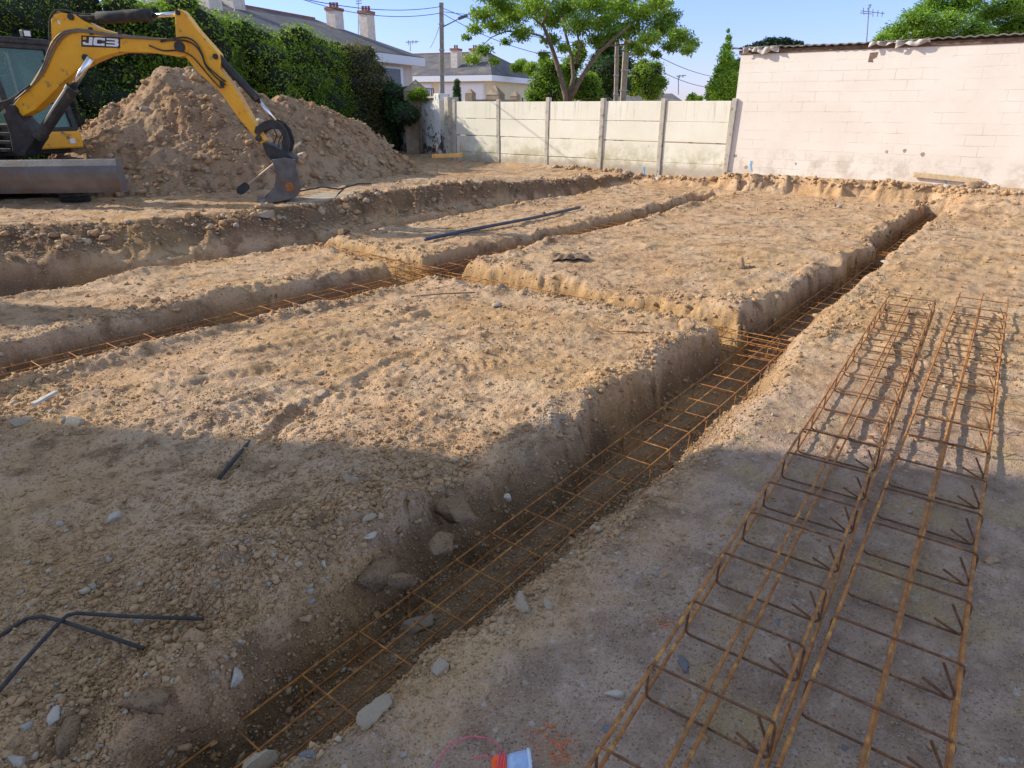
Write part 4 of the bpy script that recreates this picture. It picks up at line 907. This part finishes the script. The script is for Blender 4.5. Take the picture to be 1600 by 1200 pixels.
# decal with lettering
def decal(pts, off, mat, name='decal', parent=ex): m = MB(); m.prism([p+YV*off for p in poly(pts)], YV, .003); return part(name, m, mat, parent)
decal([(134.5, 56.5), (194.5, 60), (194.5, 76), (134.5, 74)], -.1225, BLK)
def letters():
    def T(u, v): # u 0..60 px across, v 0..14 down
        return Q(136+u, 57.8+u*.058+v*(.97+.0), YB)-YV*.1265
    def st(pl, m): m.prism([T(*q) for q in pl], YV, .003)
    m = MB()
    # J
    st([(11, .8), (16.5, .8), (15.5, 13.5), (3, 13.5), (1, 12), (1.3, 8.8), (5.5, 8.8), (5.3, 10.6), (10.3, 10.6)], m)
    # C
    st([(20, .8), (35.5, .8), (35.2, 4.8), (30.5, 4.8), (30.6, 3.9), (23.3, 3.9), (22.8, 10.4), (29.9, 10.4), (30, 9.5), (34.8, 9.5), (34.5, 13.5), (19, 13.5), (17.2, 11.8), (18, 2.4)], m)
    # B
    st([(38, .8), (54.5, .8), (56.3, 2.4), (56, 5.6), (54.8, 6.9), (56.6, 8.4), (56.2, 12), (54, 13.5), (37, 13.5), (37.25, 10.7), (50.5, 10.7), (50.7, 8.5), (37.45, 8.5), (37.6, 5.9), (50.5, 5.9), (50.7, 3.6), (37.75, 3.6)], m)
    part('lettering', m, WHT)
    m = MB(); st([(1.5, .8), (6.5, .8), (6.2, 5.6), (1.2, 5.6)], m); part('lettering', m, YEL)
letters()
decal([(97.5, 32), (101, 34), (102.5, 40), (99, 38.5)], -.1225, WHT)
# bucket linkage
m = MB()
for dy in (-.13, .13): m.prism([p+YV*dy for p in poly([(402, 206), (404, 198), (416, 190), (428, 186), (440, 190), (449, 200), (451, 208), (446, 210), (440, 202), (428, 200), (416, 204), (408, 212)])], YV, .04)
part('link', m, BLK, bevel=.006)
m = MB()
for dy in (-.12, .12): m.prism([p+YV*dy for p in poly([(444, 198), (451, 202), (457, 222), (454, 236), (446, 240), (444, 226), (446, 212)])], YV, .035)
part('link', m, BLK, bevel=.006)
m = MB(); m.prism(poly([(414, 222), (424, 224), (450, 236), (462, 246), (462, 256), (446, 254), (428, 250), (420, 240)]), YV, .30); part('quick_hitch', m, BLK, bevel=.01)
hose([(424, 196), (432, 210), (428, 224)], .01, off=0); hose([(440, 208), (434, 222), (436, 234)], .01, off=.05)
# bucket: two side plates and a bent shell between them
BW = .52
side = [(425, 250), (428, 258), (431, 270), (430, 284), (426, 297), (419, 307), (410, 315), (415, 318), (438, 314.5), (462, 308), (468, 302), (471, 291), (466, 276), (462, 262), (461, 250), (445, 246)]
bk_ = empty('bucket', Q(440, 300, YB)); bk_.parent = ex; bk_.location = bk_.location-ex0
def bpart(name, m, **k):
    A = ex0+bk_.location; m.v = [(p[0]-A.x, p[1]-A.y, p[2]-A.z) for p in m.v]; o = m.build(name, k.pop('mat', STL), None, **k); o.parent = bk_; return o
SK = Vector((-.30, 1, 0)); YN = YB-BW/2
for dy in (-BW/2, BW/2):
    m = MB(); m.prism([p+SK*(dy+BW/2) for p in poly(side, YN)], YV, .022); bpart('side_plate', m, bevel=.004)
m = MB(); shell = poly([(424, 250), (445, 247), (461, 250), (463, 264), (467, 277), (471.5, 291), (468, 302), (461, 308.5), (438, 315), (412, 317.5)], YN)
inner = poly([(425, 252), (445, 249.5), (459, 252), (460.5, 264), (464.5, 277), (468.5, 291), (466, 300), (460, 306), (438, 312.5), (412, 315.5)], YN)
n = len(shell); V = [p+SK*(d_+BW/2) for d_ in (-BW/2, BW/2) for p in shell+inner]
Fc = []
for i in range(n-1):
    Fc += [(i, i+1, 2*n+i+1, 2*n+i), (n+i, 3*n+i, 3*n+i+1, n+i+1), (i, n+i, n+i+1, i+1), (2*n+i, 2*n+i+1, 3*n+i+1, 3*n+i)]
Fc += [(0, 2*n, 3*n, n), (n-1, 2*n-1, 4*n-1, 3*n-1)]
m.add(V, Fc); bpart('shell', m)
m = MB()
for k in range(5):
    c = Q(411, 315.5, YN)+SK*(.05+k*(BW-.1)/4); m.beam(c+Vector((.03, 0, .005)), c+Vector((-.10, 0, -.0)), .06, .025)
bpart('teeth', m, bevel=.004)
c = Q(453, 292, YN)-YV*.012; m = MB(); m.tube([c-YV*.008, c+YV*.008], .07, 20); bpart('wear_disc', m, mat=RUST)
# kingpost, chassis
m = MB(); m.prism(poly([(16, 178), (22, 173), (34, 174), (46, 188), (68, 214), (60, 226), (50, 244), (38, 244), (30, 236), (26, 210)], 11.35), YV, .34); part('swing_bracket', m, BLK, bevel=.02)
m = MB()
for y_ in (196, 208, 221, 233): m.beam(Q(-30, y_, 11.5), Q(30, y_+1, 11.35), .30, .06)
m.box(Q(-10, 216, 11.9), (.7, .5, .45)); part('swing_frame', m, BLK, bevel=.01)
fwd = Vector((.89, -.45, 0)); rgt = Vector((.45, .89, 0))        # house faces right and a little to the viewer
def H3(u, v, z_): return Vector((-8.17, 12.30, 0))+fwd*u+rgt*v+Vector((0, 0, z_))      # u forward, v to the cab side
m = MB(); m.prism([H3(.02, .62, 1.15), H3(.02, .62, 1.43), H3(.02, -.35, 1.43), H3(.02, -.35, 1.15)], fwd, .3); part('front_skirt', m, YEL, bevel=.03)
m = MB(); m.prism([H3(-.2, .62, 1.15), H3(-.2, .62, 1.42), H3(-2.4, .62, 1.42), H3(-2.4, .62, 1.15)], rgt, .06); part('side_skirt', m, YEL, bevel=.02)
for u0 in (-.28, .42): m = MB(); m.box(H3(.18, u0, 1.27)+Vector((0, -.0, 0)), (.012, .09, .08), math.atan2(fwd.y, fwd.x)); part('sticker', m, WHT)
m = MB(); m.prism([H3(-.4, -1.5, 1.0), H3(-2.6, -1.5, 1.0), H3(-2.7, -1.5, 1.85), H3(-.7, -1.5, 1.9), H3(-.3, -1.5, 1.5)], rgt, .95); part('engine_cover', m, YEL, bevel=.05)
m = MB(); m.tube([H3(-1.2, -.5, .95), H3(-1.2, -.5, 1.16)], .62, 28); part('slew_ring', m, BLK)
m = MB(); m.box(H3(-1.2, -.5, 1.12), (2.3, 2.0, .12), math.atan2(fwd.y, fwd.x)); part('deck', m, BLK, bevel=.02)
# cab
cabz0, cabz1 = 1.44, 2.80
def Cb(u, v, z_):                                                # front leans back towards the roof
    k = (z_-cabz0)/(cabz1-cabz0); return H3(u-(.30*k if u > -.5 else .05*k), v, z_)
fl0, fl1, fr0, fr1 = Cb(0, .62, cabz0), Cb(0, .62, cabz1), Cb(0, -.38, cabz0), Cb(0, -.38, cabz1)
bl0, bl1, br0, br1 = Cb(-1.35, .62, cabz0), Cb(-1.35, .62, cabz1), Cb(-1.35, -.38, cabz0), Cb(-1.35, -.38, cabz1)
m = MB()
for a_, b__ in ((fl0, fl1), (fr0, fr1), (bl0, bl1), (br0, br1)): m.beam(a_, b__, .10, .09, up=fwd)
m.beam(fl0, fr0, .09, .12); m.beam(fl1, fr1, .09, .12); m.beam(fr0, br0, .09, .10); m.beam(fr1, br1, .09, .12); m.beam(fl0, bl0, .09, .1); m.beam(fl1, bl1, .09, .12); m.beam(bl0, br0, .09, .1); m.beam(bl1, br1, .09, .1)
m.beam(fl0.lerp(fl1, .33), fr0.lerp(fr1, .33), .03, .03); m.beam(fr0.lerp(br0, .55), fr1.lerp(br1, .6), .06, .06, up=fwd)
part('cab_frame', m, BLK, bevel=.01)
for q in ((fl0, fl1, fr1, fr0), (fr0, fr1, br1, br0), (fl0, fl1, bl1, bl0)):
    nn = (q[1]-q[0]).cross(q[3]-q[0]).normalized(); m = MB(); m.prism(q, nn, .008); part('window', m, GLS)
m = MB(); m.prism([H3(-.22, .68, 2.86), H3(-.22, -.44, 2.86), H3(-1.45, -.44, 2.88), H3(-1.45, .68, 2.88)], (0, 0, 1), .10); part('roof', m, BLK, bevel=.03)
m = MB(); m.box(H3(-.85, .12, 1.75), (.45, .5, .14), math.atan2(fwd.y, fwd.x)); m.box(H3(-1.1, .12, 2.05), (.12, .46, .6), math.atan2(fwd.y, fwd.x)); part('seat', m, RUB, bevel=.04)
m = MB(); m.tube([H3(-.35, .12, 1.5), H3(-.40, .12, 2.0)], .03, 8); m.box(H3(-.36, .12, 2.0), (.1, .4, .1), math.atan2(fwd.y, fwd.x)); m.tube([H3(-.5, -.1, 1.5), H3(-.42, -.1, 2.05)], .015, 8); part('controls', m, BLK)
for v_1 in (-.30, .28):
    c = H3(-.18, v_1, 2.97); m = MB(); m.box(c, (.10, .13, .11), math.atan2(fwd.y, fwd.x)); o = part('work_light', m, BLK, bevel=.012)
    m = MB(); m.box(c+fwd*.052, (.01, .10, .08), math.atan2(fwd.y, fwd.x)); part('light_lens', m, simple('lens', (.7, .7, .68), None, 5, .2))
m = MB(); m.tube([fl0+fwd*.03+rgt*.1, fl0.lerp(fl1, .5)+fwd*.12+rgt*.16, fl1+rgt*.12], .015, 8); part('hand_rail', m, BLK, smooth=True)
# undercarriage and blade
def track(xc, y0, y1):
    m = MB(); prof = []; r_ = .27; zc = .4+r_
    for k in range(13): a_ = -math.pi/2-math.pi*k/12; prof.append((y0+r_+r_*math.cos(a_)-0, zc+r_*math.sin(a_)))
    for k in range(13): a_ = math.pi/2-math.pi*k/12; prof.append((y1-r_+r_*math.cos(a_), zc+r_*math.sin(a_)))
    V = [Vector((xc-.5*(y-y0), y0+.866*(y-y0), z_)) for y, z_ in prof]; m.prism(V, (.866, .5, 0), .42)
    n = 40
    per = []; 
    for i in range(len(V)):
        a_, b__ = V[i], V[(i+1) % len(V)]; L_ = (b__-a_).length; q = max(1, int(L_/.085))
        for j in range(q): per.append((a_.lerp(b__, j/q), (b__-a_).normalized()))
    for c, d in per: m.beam(c-Vector((.173, .1, 0)), c+Vector((.173, .1, 0)), .035, .06, up=d.cross(Vector((.866, .5, 0))))
    part('track', m, RUB)
track(-7.0, 10.98, 13.2); track(-8.5, 10.5, 12.7)
m = MB(); m.box((-8.4, 11.9, .75), (1.3, 1.2, .35), R(30)); part('undercarriage', m, BLK, bevel=.04)
Yb = 10.62
V = []; prof = [(0, -.02, .005), (-.03, .06, 0), (-.065, .18, 0), (-.075, .28, 0), (-.055, .38, 0), (-.01, .46, 0), (.0, .475, 0), (.03, .47, 0), (-.02, .38, 0), (-.04, .28, 0), (-.03, .18, 0), (.01, .06, 0), (.05, -.02, 0)]
x0, x1 = -8.95, -5.98; zl = .70
pl = [Vector((x0, Yb-.0-dy_*-1, zl+.0+dz_)) for dy_, dz_, _ in prof]
def bl_pt(x, q): return Vector((x, Yb-q[0]*-1*1, .60+(x-x0)*.012+q[1]))
n = len(prof); V = [bl_pt(x0, q) for q in prof]+[bl_pt(x1+(.06 if False else 0), q) for q in prof]
m = MB(); m.add(V, [tuple(range(n)), tuple(range(2*n-1, n-1, -1))]+[(i, i+n, (i+1) % n+n, (i+1) % n) for i in range(n)]); part('dozer_blade', m, BLADEM)
m = MB(); m.prism([Vector((x1+.01, Yb-.09, .62)), Vector((x1+.01, Yb+.08, .62)), Vector((x1+.01, Yb+.06, 1.10)), Vector((x1+.01, Yb-.05, 1.11))], (1, 0, 0), .03); part('blade_end_plate', m, BLADEM)
m = MB(); m.beam((-8.3, Yb+.05, .8), (-8.3, 11.9, .75), .12, .14); m.beam((-7.4, Yb+.05, .8), (-7.4, 11.9, .75), .12, .14); part('blade_arm', m, BLK)
# shovel leaning on the heap behind the bucket
sh0, sh1 = Q(388, 288, 11.95), Q(470, 222, 12.2)
sv = empty('shovel', sh0); tag(sv, 'shovel with a pale wooden handle stuck in the heap behind the excavator bucket', 'shovel')
m = MB(); m.tube([sh0, sh1], .017, 10); m.build('handle', simple('pale handle wood', (.62, .50, .36), (.70, .58, .43), 20, .6), sv, True)
dv = (sh0-sh1).normalized(); sx_v = Vector((-dv.z, 0, dv.x)); m = MB(); q = [sh0+sx_v*.02, sh0+dv*.03+sx_v*.07, sh0+dv*.17+sx_v*.075, sh0+dv*.22+sx_v*.05, sh0+dv*.25, sh0+dv*.22-sx_v*.05, sh0+dv*.17-sx_v*.075, sh0+dv*.03-sx_v*.07, sh0-sx_v*.02]; m.prism(q, (0, 1, 0), .012); m.build('blade', BLK, sv, bevel=.004)
# dark cables trailing over the slab edge
def cable(pts, r, label, name='cable'):
    m = MB(); m.tube(pts, r, 7); o = m.build(name, RUB, None, True, origin=pts[0]); tag(o, label, 'cable')
def onto(px, py, zz, dz=.02): q = P(px, py, zz); q.z = zz+dz; return q
cable([onto(470, 303, .42, .05), onto(505, 300, .42, .09), onto(530, 303, .42, .08), onto(560, 296, .42, .1), onto(580, 292, .42, .06)], .014, 'black cable looped over the slab right of the bucket')
cable([onto(545, 297, .42, .10), onto(530, 308, .42, .06), onto(520, 318, .3, .05), onto(516, 330, .15, .05), onto(508, 345, .05, .03)], .014, 'black cable hanging down the bank from the slab edge')
# ------------------------------------------------------------------ houses
SLATE = simple('slate roof', (.085, .080, .088), (.135, .120, .125), 1.3, .85, .5, 9, 0, (.22, .19, .16), 1.1, .5, .7)
FASC = simple('white fascia', (.72, .76, .80), None, 5, .6)
def rendered(name, c): return simple(name, c, tuple(x*.93 for x in c), 2, .9, .2, 60)
WA = rendered('cream render', (.62, .55, .47)); WB = rendered('yellow render', (.76, .66, .42))
SHUT = simple('grey shutter', (.12, .14, .17), (.15, .17, .20), 9, .6); WSHUT = simple('white shutter', (.82, .82, .80), None, 5, .6); CHIM = simple('chimney render', (.72, .64, .55), (.62, .52, .42), 6, .9); TERRA = simple('terracotta', (.35, .14, .08), (.24, .10, .06), 9, .8)
dd = Vector((math.sin(R(21.8)), math.cos(R(21.8)), 0)); nn_ = Vector((dd.y, -dd.x, 0))   # house axes: dd away to the right, nn_ to the right front
def house(name, label, corner, du, dv_, zg, ze, zr, wallm, hipu=None, fasc=.35, ridge_along='u', over=.45):
    """corner = eave corner; body runs -du along dd (towards the viewer) and dv_ to the left-back"""
    C0 = Vector((corner.x, corner.y, 0)); root = empty(name, (C0.x, C0.y, zg)); tag(root, label, 'house')
    def Z(u, v, z_): return C0+dd*u-nn_*v+Vector((0, 0, z_))
    o = over
    c = [Z(-o, o, zg), Z(-du+o, o, zg), Z(-du+o, dv_-o, zg), Z(-o, dv_-o, zg)] if du > 0 else [Z(o, o, zg), Z(-du-o, o, zg), Z(-du-o, dv_-o, zg), Z(o, dv_-o, zg)]
    m = MB(); m.prism([p+Vector((0, 0, (ze-zg)/2)) for p in c], (0, 0, 1), ze-zg-.05); m.build('wall', wallm, root)
    e = [Z(0, 0, ze), Z(-du, 0, ze), Z(-du, dv_, ze), Z(0, dv_, ze)]
    m = MB(); m.prism([p-Vector((0, 0, fasc/2)) for p in e], (0, 0, 1), fasc); m.build('eaves', FASC, root)
    e2 = [p+Vector((0, 0, .02)) for p in e]
    if ridge_along == 'u':
        sg = 1 if du > 0 else -1
        r1, r2 = Z(-hipu*sg, dv_/2, zr), Z(-du+hipu*sg, dv_/2, zr)
        V = e2+[r1, r2]; Fc = [(0, 1, 5, 4), (2, 3, 4, 5), (3, 0, 4), (1, 2, 5), (0, 3, 2, 1)]
    else:
        r1, r2 = Z(-du/2, hipu, zr), Z(-du/2, dv_-hipu, zr); V = e2+[r1, r2]; Fc = [(0, 1, 4), (1, 2, 5, 4), (2, 3, 5), (3, 0, 4, 5), (0, 3, 2, 1)]
    m = MB(); m.add(V, Fc); rf_ = m.build('roof', SLATE, root)
    m = MB(); m.beam(r1, r2, .16, .10); m.build('ridge_tiles', TERRA, root)
    return root, Z, (r1, r2)
def chimney(root, base, top_z, w_, d_, pots=3):
    m = MB(); m.box((base.x, base.y, (base.z+top_z)/2), (w_, d_, top_z-base.z), R(-21.8)); o = m.build('chimney', CHIM, root)
    A = root.location
    for k in range(pots):
        m = MB(); m.box((base.x+(k-(pots-1)/2)*w_*.3-A.x, base.y-A.y, top_z+.12-A.z), (w_*.22, w_*.22, .26)); m.v = m.v; q = m.build('chimney_pot', TERRA); q.parent = o
    m = MB(); m.box((base.x-A.x, base.y-A.y, top_z-.02-A.z), (w_*1.15, d_*1.15, .12), R(-21.8)); q = m.build('chimney_cap', TERRA); q.parent = o
CA = Q(664, 91, 34); hA, ZA, rA = house('big_house', 'large cream house with a long slate roof and several chimneys behind the hedge', CA, 13, 8, .3, CA.z, CA.z+1.5, WA, 2.6, .34)
for px, pt, dz in [(522, 14, 33), (572, 19, 35), (326, -12, 26), (364, -8, 28)]:
    tp = Q(px, pt, dz); bz = CA.z+.5; chimney(hA, Vector((tp.x, tp.y, bz)), tp.z, .46, .62)
def on_wall(root, C0, u0, u1, z0, z1, mat, name, off=.0, over=.45):
    a_ = C0+dd*u0-nn_*(over-off); b__ = C0+dd*u1-nn_*(over-off); m = MB(); m.prism([Vector((a_.x, a_.y, z0)), Vector((b__.x, b__.y, z0)), Vector((b__.x, b__.y, z1)), Vector((a_.x, a_.y, z1))], nn_, .08); return m.build(name, mat, root)
on_wall(hA, CA, -4.6, -1.4, 2.3, 3.42, FASC, 'window_frame', .03); on_wall(hA, CA, -4.4, -1.7, 2.35, 3.33, SHUT, 'shutter', .08)
m = MB()
for k in range(26):
    q = CA+dd*(-6.0+k*.2)+nn_*.9; m.box((q.x, q.y, 2.15), (.04, .04, .8))
for z_ in (1.75, 2.55): m.beam(Vector((*(CA+dd*-6.0+nn_*.9).xy, z_)), Vector((*(CA+dd*-1+nn_*.9).xy, z_)), .05, .05)
m.build('balcony_railing', simple('blue grey railing', (.18, .22, .30), None, 5, .6), hA)
m = MB(); q = CA+dd*-3.5+nn_*.2; m.box((q.x, q.y, 1.65), (1.4, 5.2, .15), R(-21.8)); m.build('balcony', WA, hA)
CB = Q(768.5, 117, 46); sl_ = 15.0
hB, ZB, rB = house('yellow_bungalow', 'pale yellow bungalow with a hipped slate roof and white shutters behind the fence', CB, -10.0, sl_, .3, CB.z, CB.z+1.65, WB, 2.4, .34, 'v')
# its long front faces the viewer: windows on that face
def on_front(u, v0, v1, z0, z1, mat, name, off):
    a_ = CB+dd*(.45-off)-nn_*v0; b__ = CB+dd*(.45-off)-nn_*v1; m = MB(); m.prism([Vector((a_.x, a_.y, z0)), Vector((b__.x, b__.y, z0)), Vector((b__.x, b__.y, z1)), Vector((a_.x, a_.y, z1))], dd, .06); return m.build(name, mat, hB)
for v0, v1 in ((.8, 2.5), (2.9, 3.9), (4.6, 5.5), (6.2, 7.3)):
    on_front(0, v0-.1, v1+.1, 1.5, 3.2, FASC, 'window_frame', .02); on_front(0, v0, v1, 1.55, 3.1, WSHUT, 'shutter', .05)
for px, pt in ((712.5, 77), (742, 77)):
    tp = Q(px, pt, 49); chimney(hB, Vector((tp.x, tp.y, CB.z+.5)), tp.z, .48, .7, 2)
CC = Q(1066, 157, 42); hC = empty('small_house', (CC.x, CC.y, .3)); tag(hC, 'low grey slate roof with a small gable showing above the fence right of the poles', 'house')
LQ = lambda px, py, Y: Q(px, py, Y)
a_, b__ = Q(938, 160, 42), Q(1070, 160, 42); r1, r2 = Q(950, 147, 45), Q(1050, 146, 45)
m = MB(); m.add([a_, b__, Q(1060, 160, 48), Q(945, 160, 48), r1, r2], [(0, 1, 5, 4), (2, 3, 4, 5), (1, 2, 5), (3, 0, 4), (0, 3, 2, 1)]); m.build('roof', SLATE, hC)
m = MB(); m.prism([Vector((p.x, p.y, 1.1)) for p in (Q(941, 160, 42.3), Q(1067, 160, 42.3), Q(1057, 160, 47.7), Q(948, 160, 47.7))], (0, 0, 1), 1.6); m.build('wall', WA, hC)
# gateposts with pyramid caps
STN = simple('brown stone', (.30, .22, .15), (.40, .31, .22), 5, .95, .7, 20)
def gatepost(px0, px1, ptop, psh, Y, label, name='gatepost', bottom=.3):
    a_, b__ = Q(px0, psh, Y), Q(px1, psh, Y); w_ = (b__.x-a_.x)*.78; c = (a_+b__)/2; top = Q((px0+px1)/2, ptop, Y).z
    root = empty(name, (c.x, Y, bottom)); tag(root, label, 'gatepost')
    m = MB(); m.box((c.x, Y, (bottom+c.z)/2), (w_, w_, c.z-bottom), R(-25)); m.build('shaft', STN, root)
    h = w_/2*1.06; M_ = Matrix.Rotation(R(-25), 4, 'Z'); V = [Vector((c.x, Y, c.z))+M_ @ Vector((x, y, 0)) for x, y in ((-h, -h), (h, -h), (h, h), (-h, h))]+[Vector((c.x, Y, top))]
    m = MB(); m.add(V, [(0, 1, 4), (1, 2, 4), (2, 3, 4), (3, 0, 4), (0, 3, 2, 1)]); m.build('cap', STN, root)
gatepost(727, 743, 138, 146, 23, 'left of the two narrow stone gateposts with pointed caps')
gatepost(760, 788, 132, 148, 23.3, 'broad stone gatepost with a pyramid cap between the two narrow ones')
gatepost(797, 813, 142, 150, 23, 'right of the two narrow stone gateposts, nearest the round lime bush')
gatepost(632, 668, 124, 142, 25, 'wide stone post with a pyramid cap behind the ivy')
m = MB(); m.beam(Q(738, 159, 23), Q(806, 159.5, 23), .3, .14); o = m.build('stone_wall', STN, None, origin=Q(770, 159, 23)); tag(o, 'low brown stone wall top linking the pointed gateposts', 'wall')
# ------------------------------------------------------------------ poles, wires, aerials
CPOL = simple('weathered pole', (.34, .27, .20), (.44, .37, .29), 7, .9, .4, 20); GRM = simple('galvanised metal', (.40, .42, .45), None, 5, .4, metal=.6)
def pole(name, label, px, ptop, Y, w_, lean=0, cat='utility pole', arm=None):
    t_ = Q(px, ptop, Y); b_1 = Vector((Q(px, 160, Y).x+lean, Y, .2)); root = empty(name, b_1); tag(root, label, cat)
    m = MB(); m.beam(b_1, t_, w_, w_*.8, up=(0, 1, 0)); m.build('shaft', CPOL, root, bevel=.02)
    for k in range(4): q = b_1.lerp(t_, .35+.17*k); m = MB(); m.box(q, (w_*1.25, w_*1.1, .05)); m.build('band', GRM, root)
    return root, t_
pr_, pt_ = pole('lamp_post', 'tall brown post carrying a street lamp, rising behind the old white wall', 689.5, 4, 30, .17, cat='street lamp')
A2, B2, C2_ = Q(692, 42, 30), Q(712, 32, 30), Q(724, 25, 30)
m = MB(); m.tube([A2, B2, C2_], .025, 7); m.build('arm', GRM, pr_, True)
m = MB(); m.beam(Q(716, 29.5, 30), Q(731, 23.5, 30), .22, .10); m.build('lamp_head', simple('lamp grey', (.16, .17, .19), None, 5, .5), pr_, bevel=.03)
pole('utility_pole', 'left and shorter of the two poles behind the spreading tree', 964.5, 62, 28, .15)
pole('utility_pole', 'right, taller and thicker of the two poles behind the spreading tree', 980, 50, 28.5, .22, lean=-.18)
def wire(a, b, sag, label, r=.012):
    A, B = Vector(a), Vector(b); m = MB(); m.tube([A.lerp(B, k/20)-Vector((0, 0, sag*4*(k/20)*(1-k/20))) for k in range(21)], r, 5); o = m.build('wire', simple('wire', (.06, .06, .07), None, 5, .7), None, True, origin=A); tag(o, label, 'wire', 'overhead wires')
wire(Q(690, 10, 30), Q(430, -12, 20), .25, 'thick overhead wire running from the lamp post top to the upper left')
wire(Q(690, 20, 30), Q(470, -2, 26), .3, 'lower overhead wire left of the lamp post over the chimneys')
wire(Q(690, 12, 30), Q(978, 70, 28.5), .35, 'overhead wire from the lamp post top down to the pair of poles')
wire(Q(690, 20, 30), Q(965, 95, 28), .5, 'lower overhead wire from the lamp post to the shorter pole')
wire(Q(690, 18, 30), Q(820, 18, 60), .2, 'level overhead wire leaving the lamp post to the right')
wire(Q(690, 30, 30), Q(672, 75, 44), .1, 'thin wire from the lamp post down to the big house corner')
wire(Q(981, 60, 28.5), Q(1170, 118, 50), .6, 'upper overhead wire right of the taller pole', .014)
wire(Q(965, 70, 28), Q(1170, 130, 50), .8, 'lower overhead wire right of the poles', .014)
def aerial(px, p0, p1, Y, els, label, root_z=None):
    b_1, t_ = Q(px, p1, Y), Q(px+ (5 if px > 1300 else 0), p0, Y); root = empty('tv_aerial', b_1); tag(root, label, 'aerial')
    m = MB(); m.tube([b_1, t_], .018 if Y < 35 else .03, 6); m.build('mast', GRM, root)
    m = MB()
    for (fx0, fy0, fx1, fy1) in els: m.tube([Q(fx0, fy0, Y), Q(fx1, fy1, Y+.2)], .011 if Y < 35 else .025, 5)
    m.build('antenna_rods', GRM, root)
aerial(1353, 9, 78, 24, [(1345, 17, 1382, 21), (1349, 12, 1350, 23), (1356, 12, 1357, 25), (1364, 14, 1364, 26), (1372, 16, 1371, 26), (1379, 18, 1378, 26), (1343, 20, 1362, 22), (1356, 8, 1362, 8), (1360, 6, 1360, 12)], 'silver rooftop aerial standing above the pink shed')
aerial(1060, 119, 148, 40, [(1057, 119, 1072, 118), (1062, 117, 1062, 122), (1067, 117, 1067, 121)], 'thin aerial above the low grey roof')
aerial(641, 64, 80, 44, [(634, 66, 654, 65), (638, 63, 638, 70), (645, 63, 645, 69), (650, 63, 650, 68)], 'aerial on the corner of the big slate roof')
aerial(560, 0, 58, 45, [(556, 2, 565, 1), (556, 6, 565, 5)], 'thin aerial between the two right chimneys of the big house')
# ------------------------------------------------------------------ neighbours behind and left of the photographer (they cast the foreground shade)
sa = Vector((-sdx, -sdy, 0)).normalized(); sb = Vector((-sa.y, sa.x, 0))        # sa: shadow direction; sb: to its left (away)
if sb.y < 0: sb = -sb
def sh_pt(C, a, b, z_): q = C+sa*a-sb*b; return Vector((q.x, q.y, z_))
CN = W(-2.73, -12.6); nb = empty('apartment_block', (CN.x, CN.y, .3)); tag(nb, 'rendered apartment block behind the photographer that shades the foreground', 'building')
def nbox(a0, a1, b0, b1, z0, z1, name, mat):
    m = MB(); m.prism([sh_pt(CN, a0, b0, (z0+z1)/2), sh_pt(CN, a1, b0, (z0+z1)/2), sh_pt(CN, a1, b1, (z0+z1)/2), sh_pt(CN, a0, b1, (z0+z1)/2)], (0, 0, 1), z1-z0); return m.build(name, mat, nb)
nbox(-10, 0, 0, 5, -.3, 6.8, 'wall', WA); nbox(-10, .0, 0, 5, 6.83, 7.03, 'eaves', FASC); nbox(-10, 0, .02, 4.98, 7.06, 10.6, 'roof', SLATE); nbox(-.7, .01, -.46, .6, 6.9, 10.8, 'chimney', CHIM)
for k in range(4):
    for z_ in (1.2, 3.9):
        c = sh_pt(CN, .02, .7+k*1.15, z_+.7); m = MB(); m.box(c, (.06, .6, 1.3), math.atan2(sa.y, sa.x)); m.build('window', SHUT, nb)
cy_ = W(.45, -10.3)
plant('columnar_shrub', (cy_.x, cy_.y, .35), [(cy_.x+sb.x*o_, cy_.y+sb.y*o_, z_, r_, r_, .5) for z_, r_, o_ in ((.9, .50, -.1), (1.4, .48, 0), (1.9, .38, .1), (2.3, .27, .2), (2.6, .16, .3))], 6000, .09, L_DARK, 'narrow evergreen shrub beyond the left edge of the photo', 'shrub', 77, core=.8, trunks=[([Vector((cy_.x, cy_.y, .2)), Vector((cy_.x, cy_.y, 1.5))], .06, .04)])
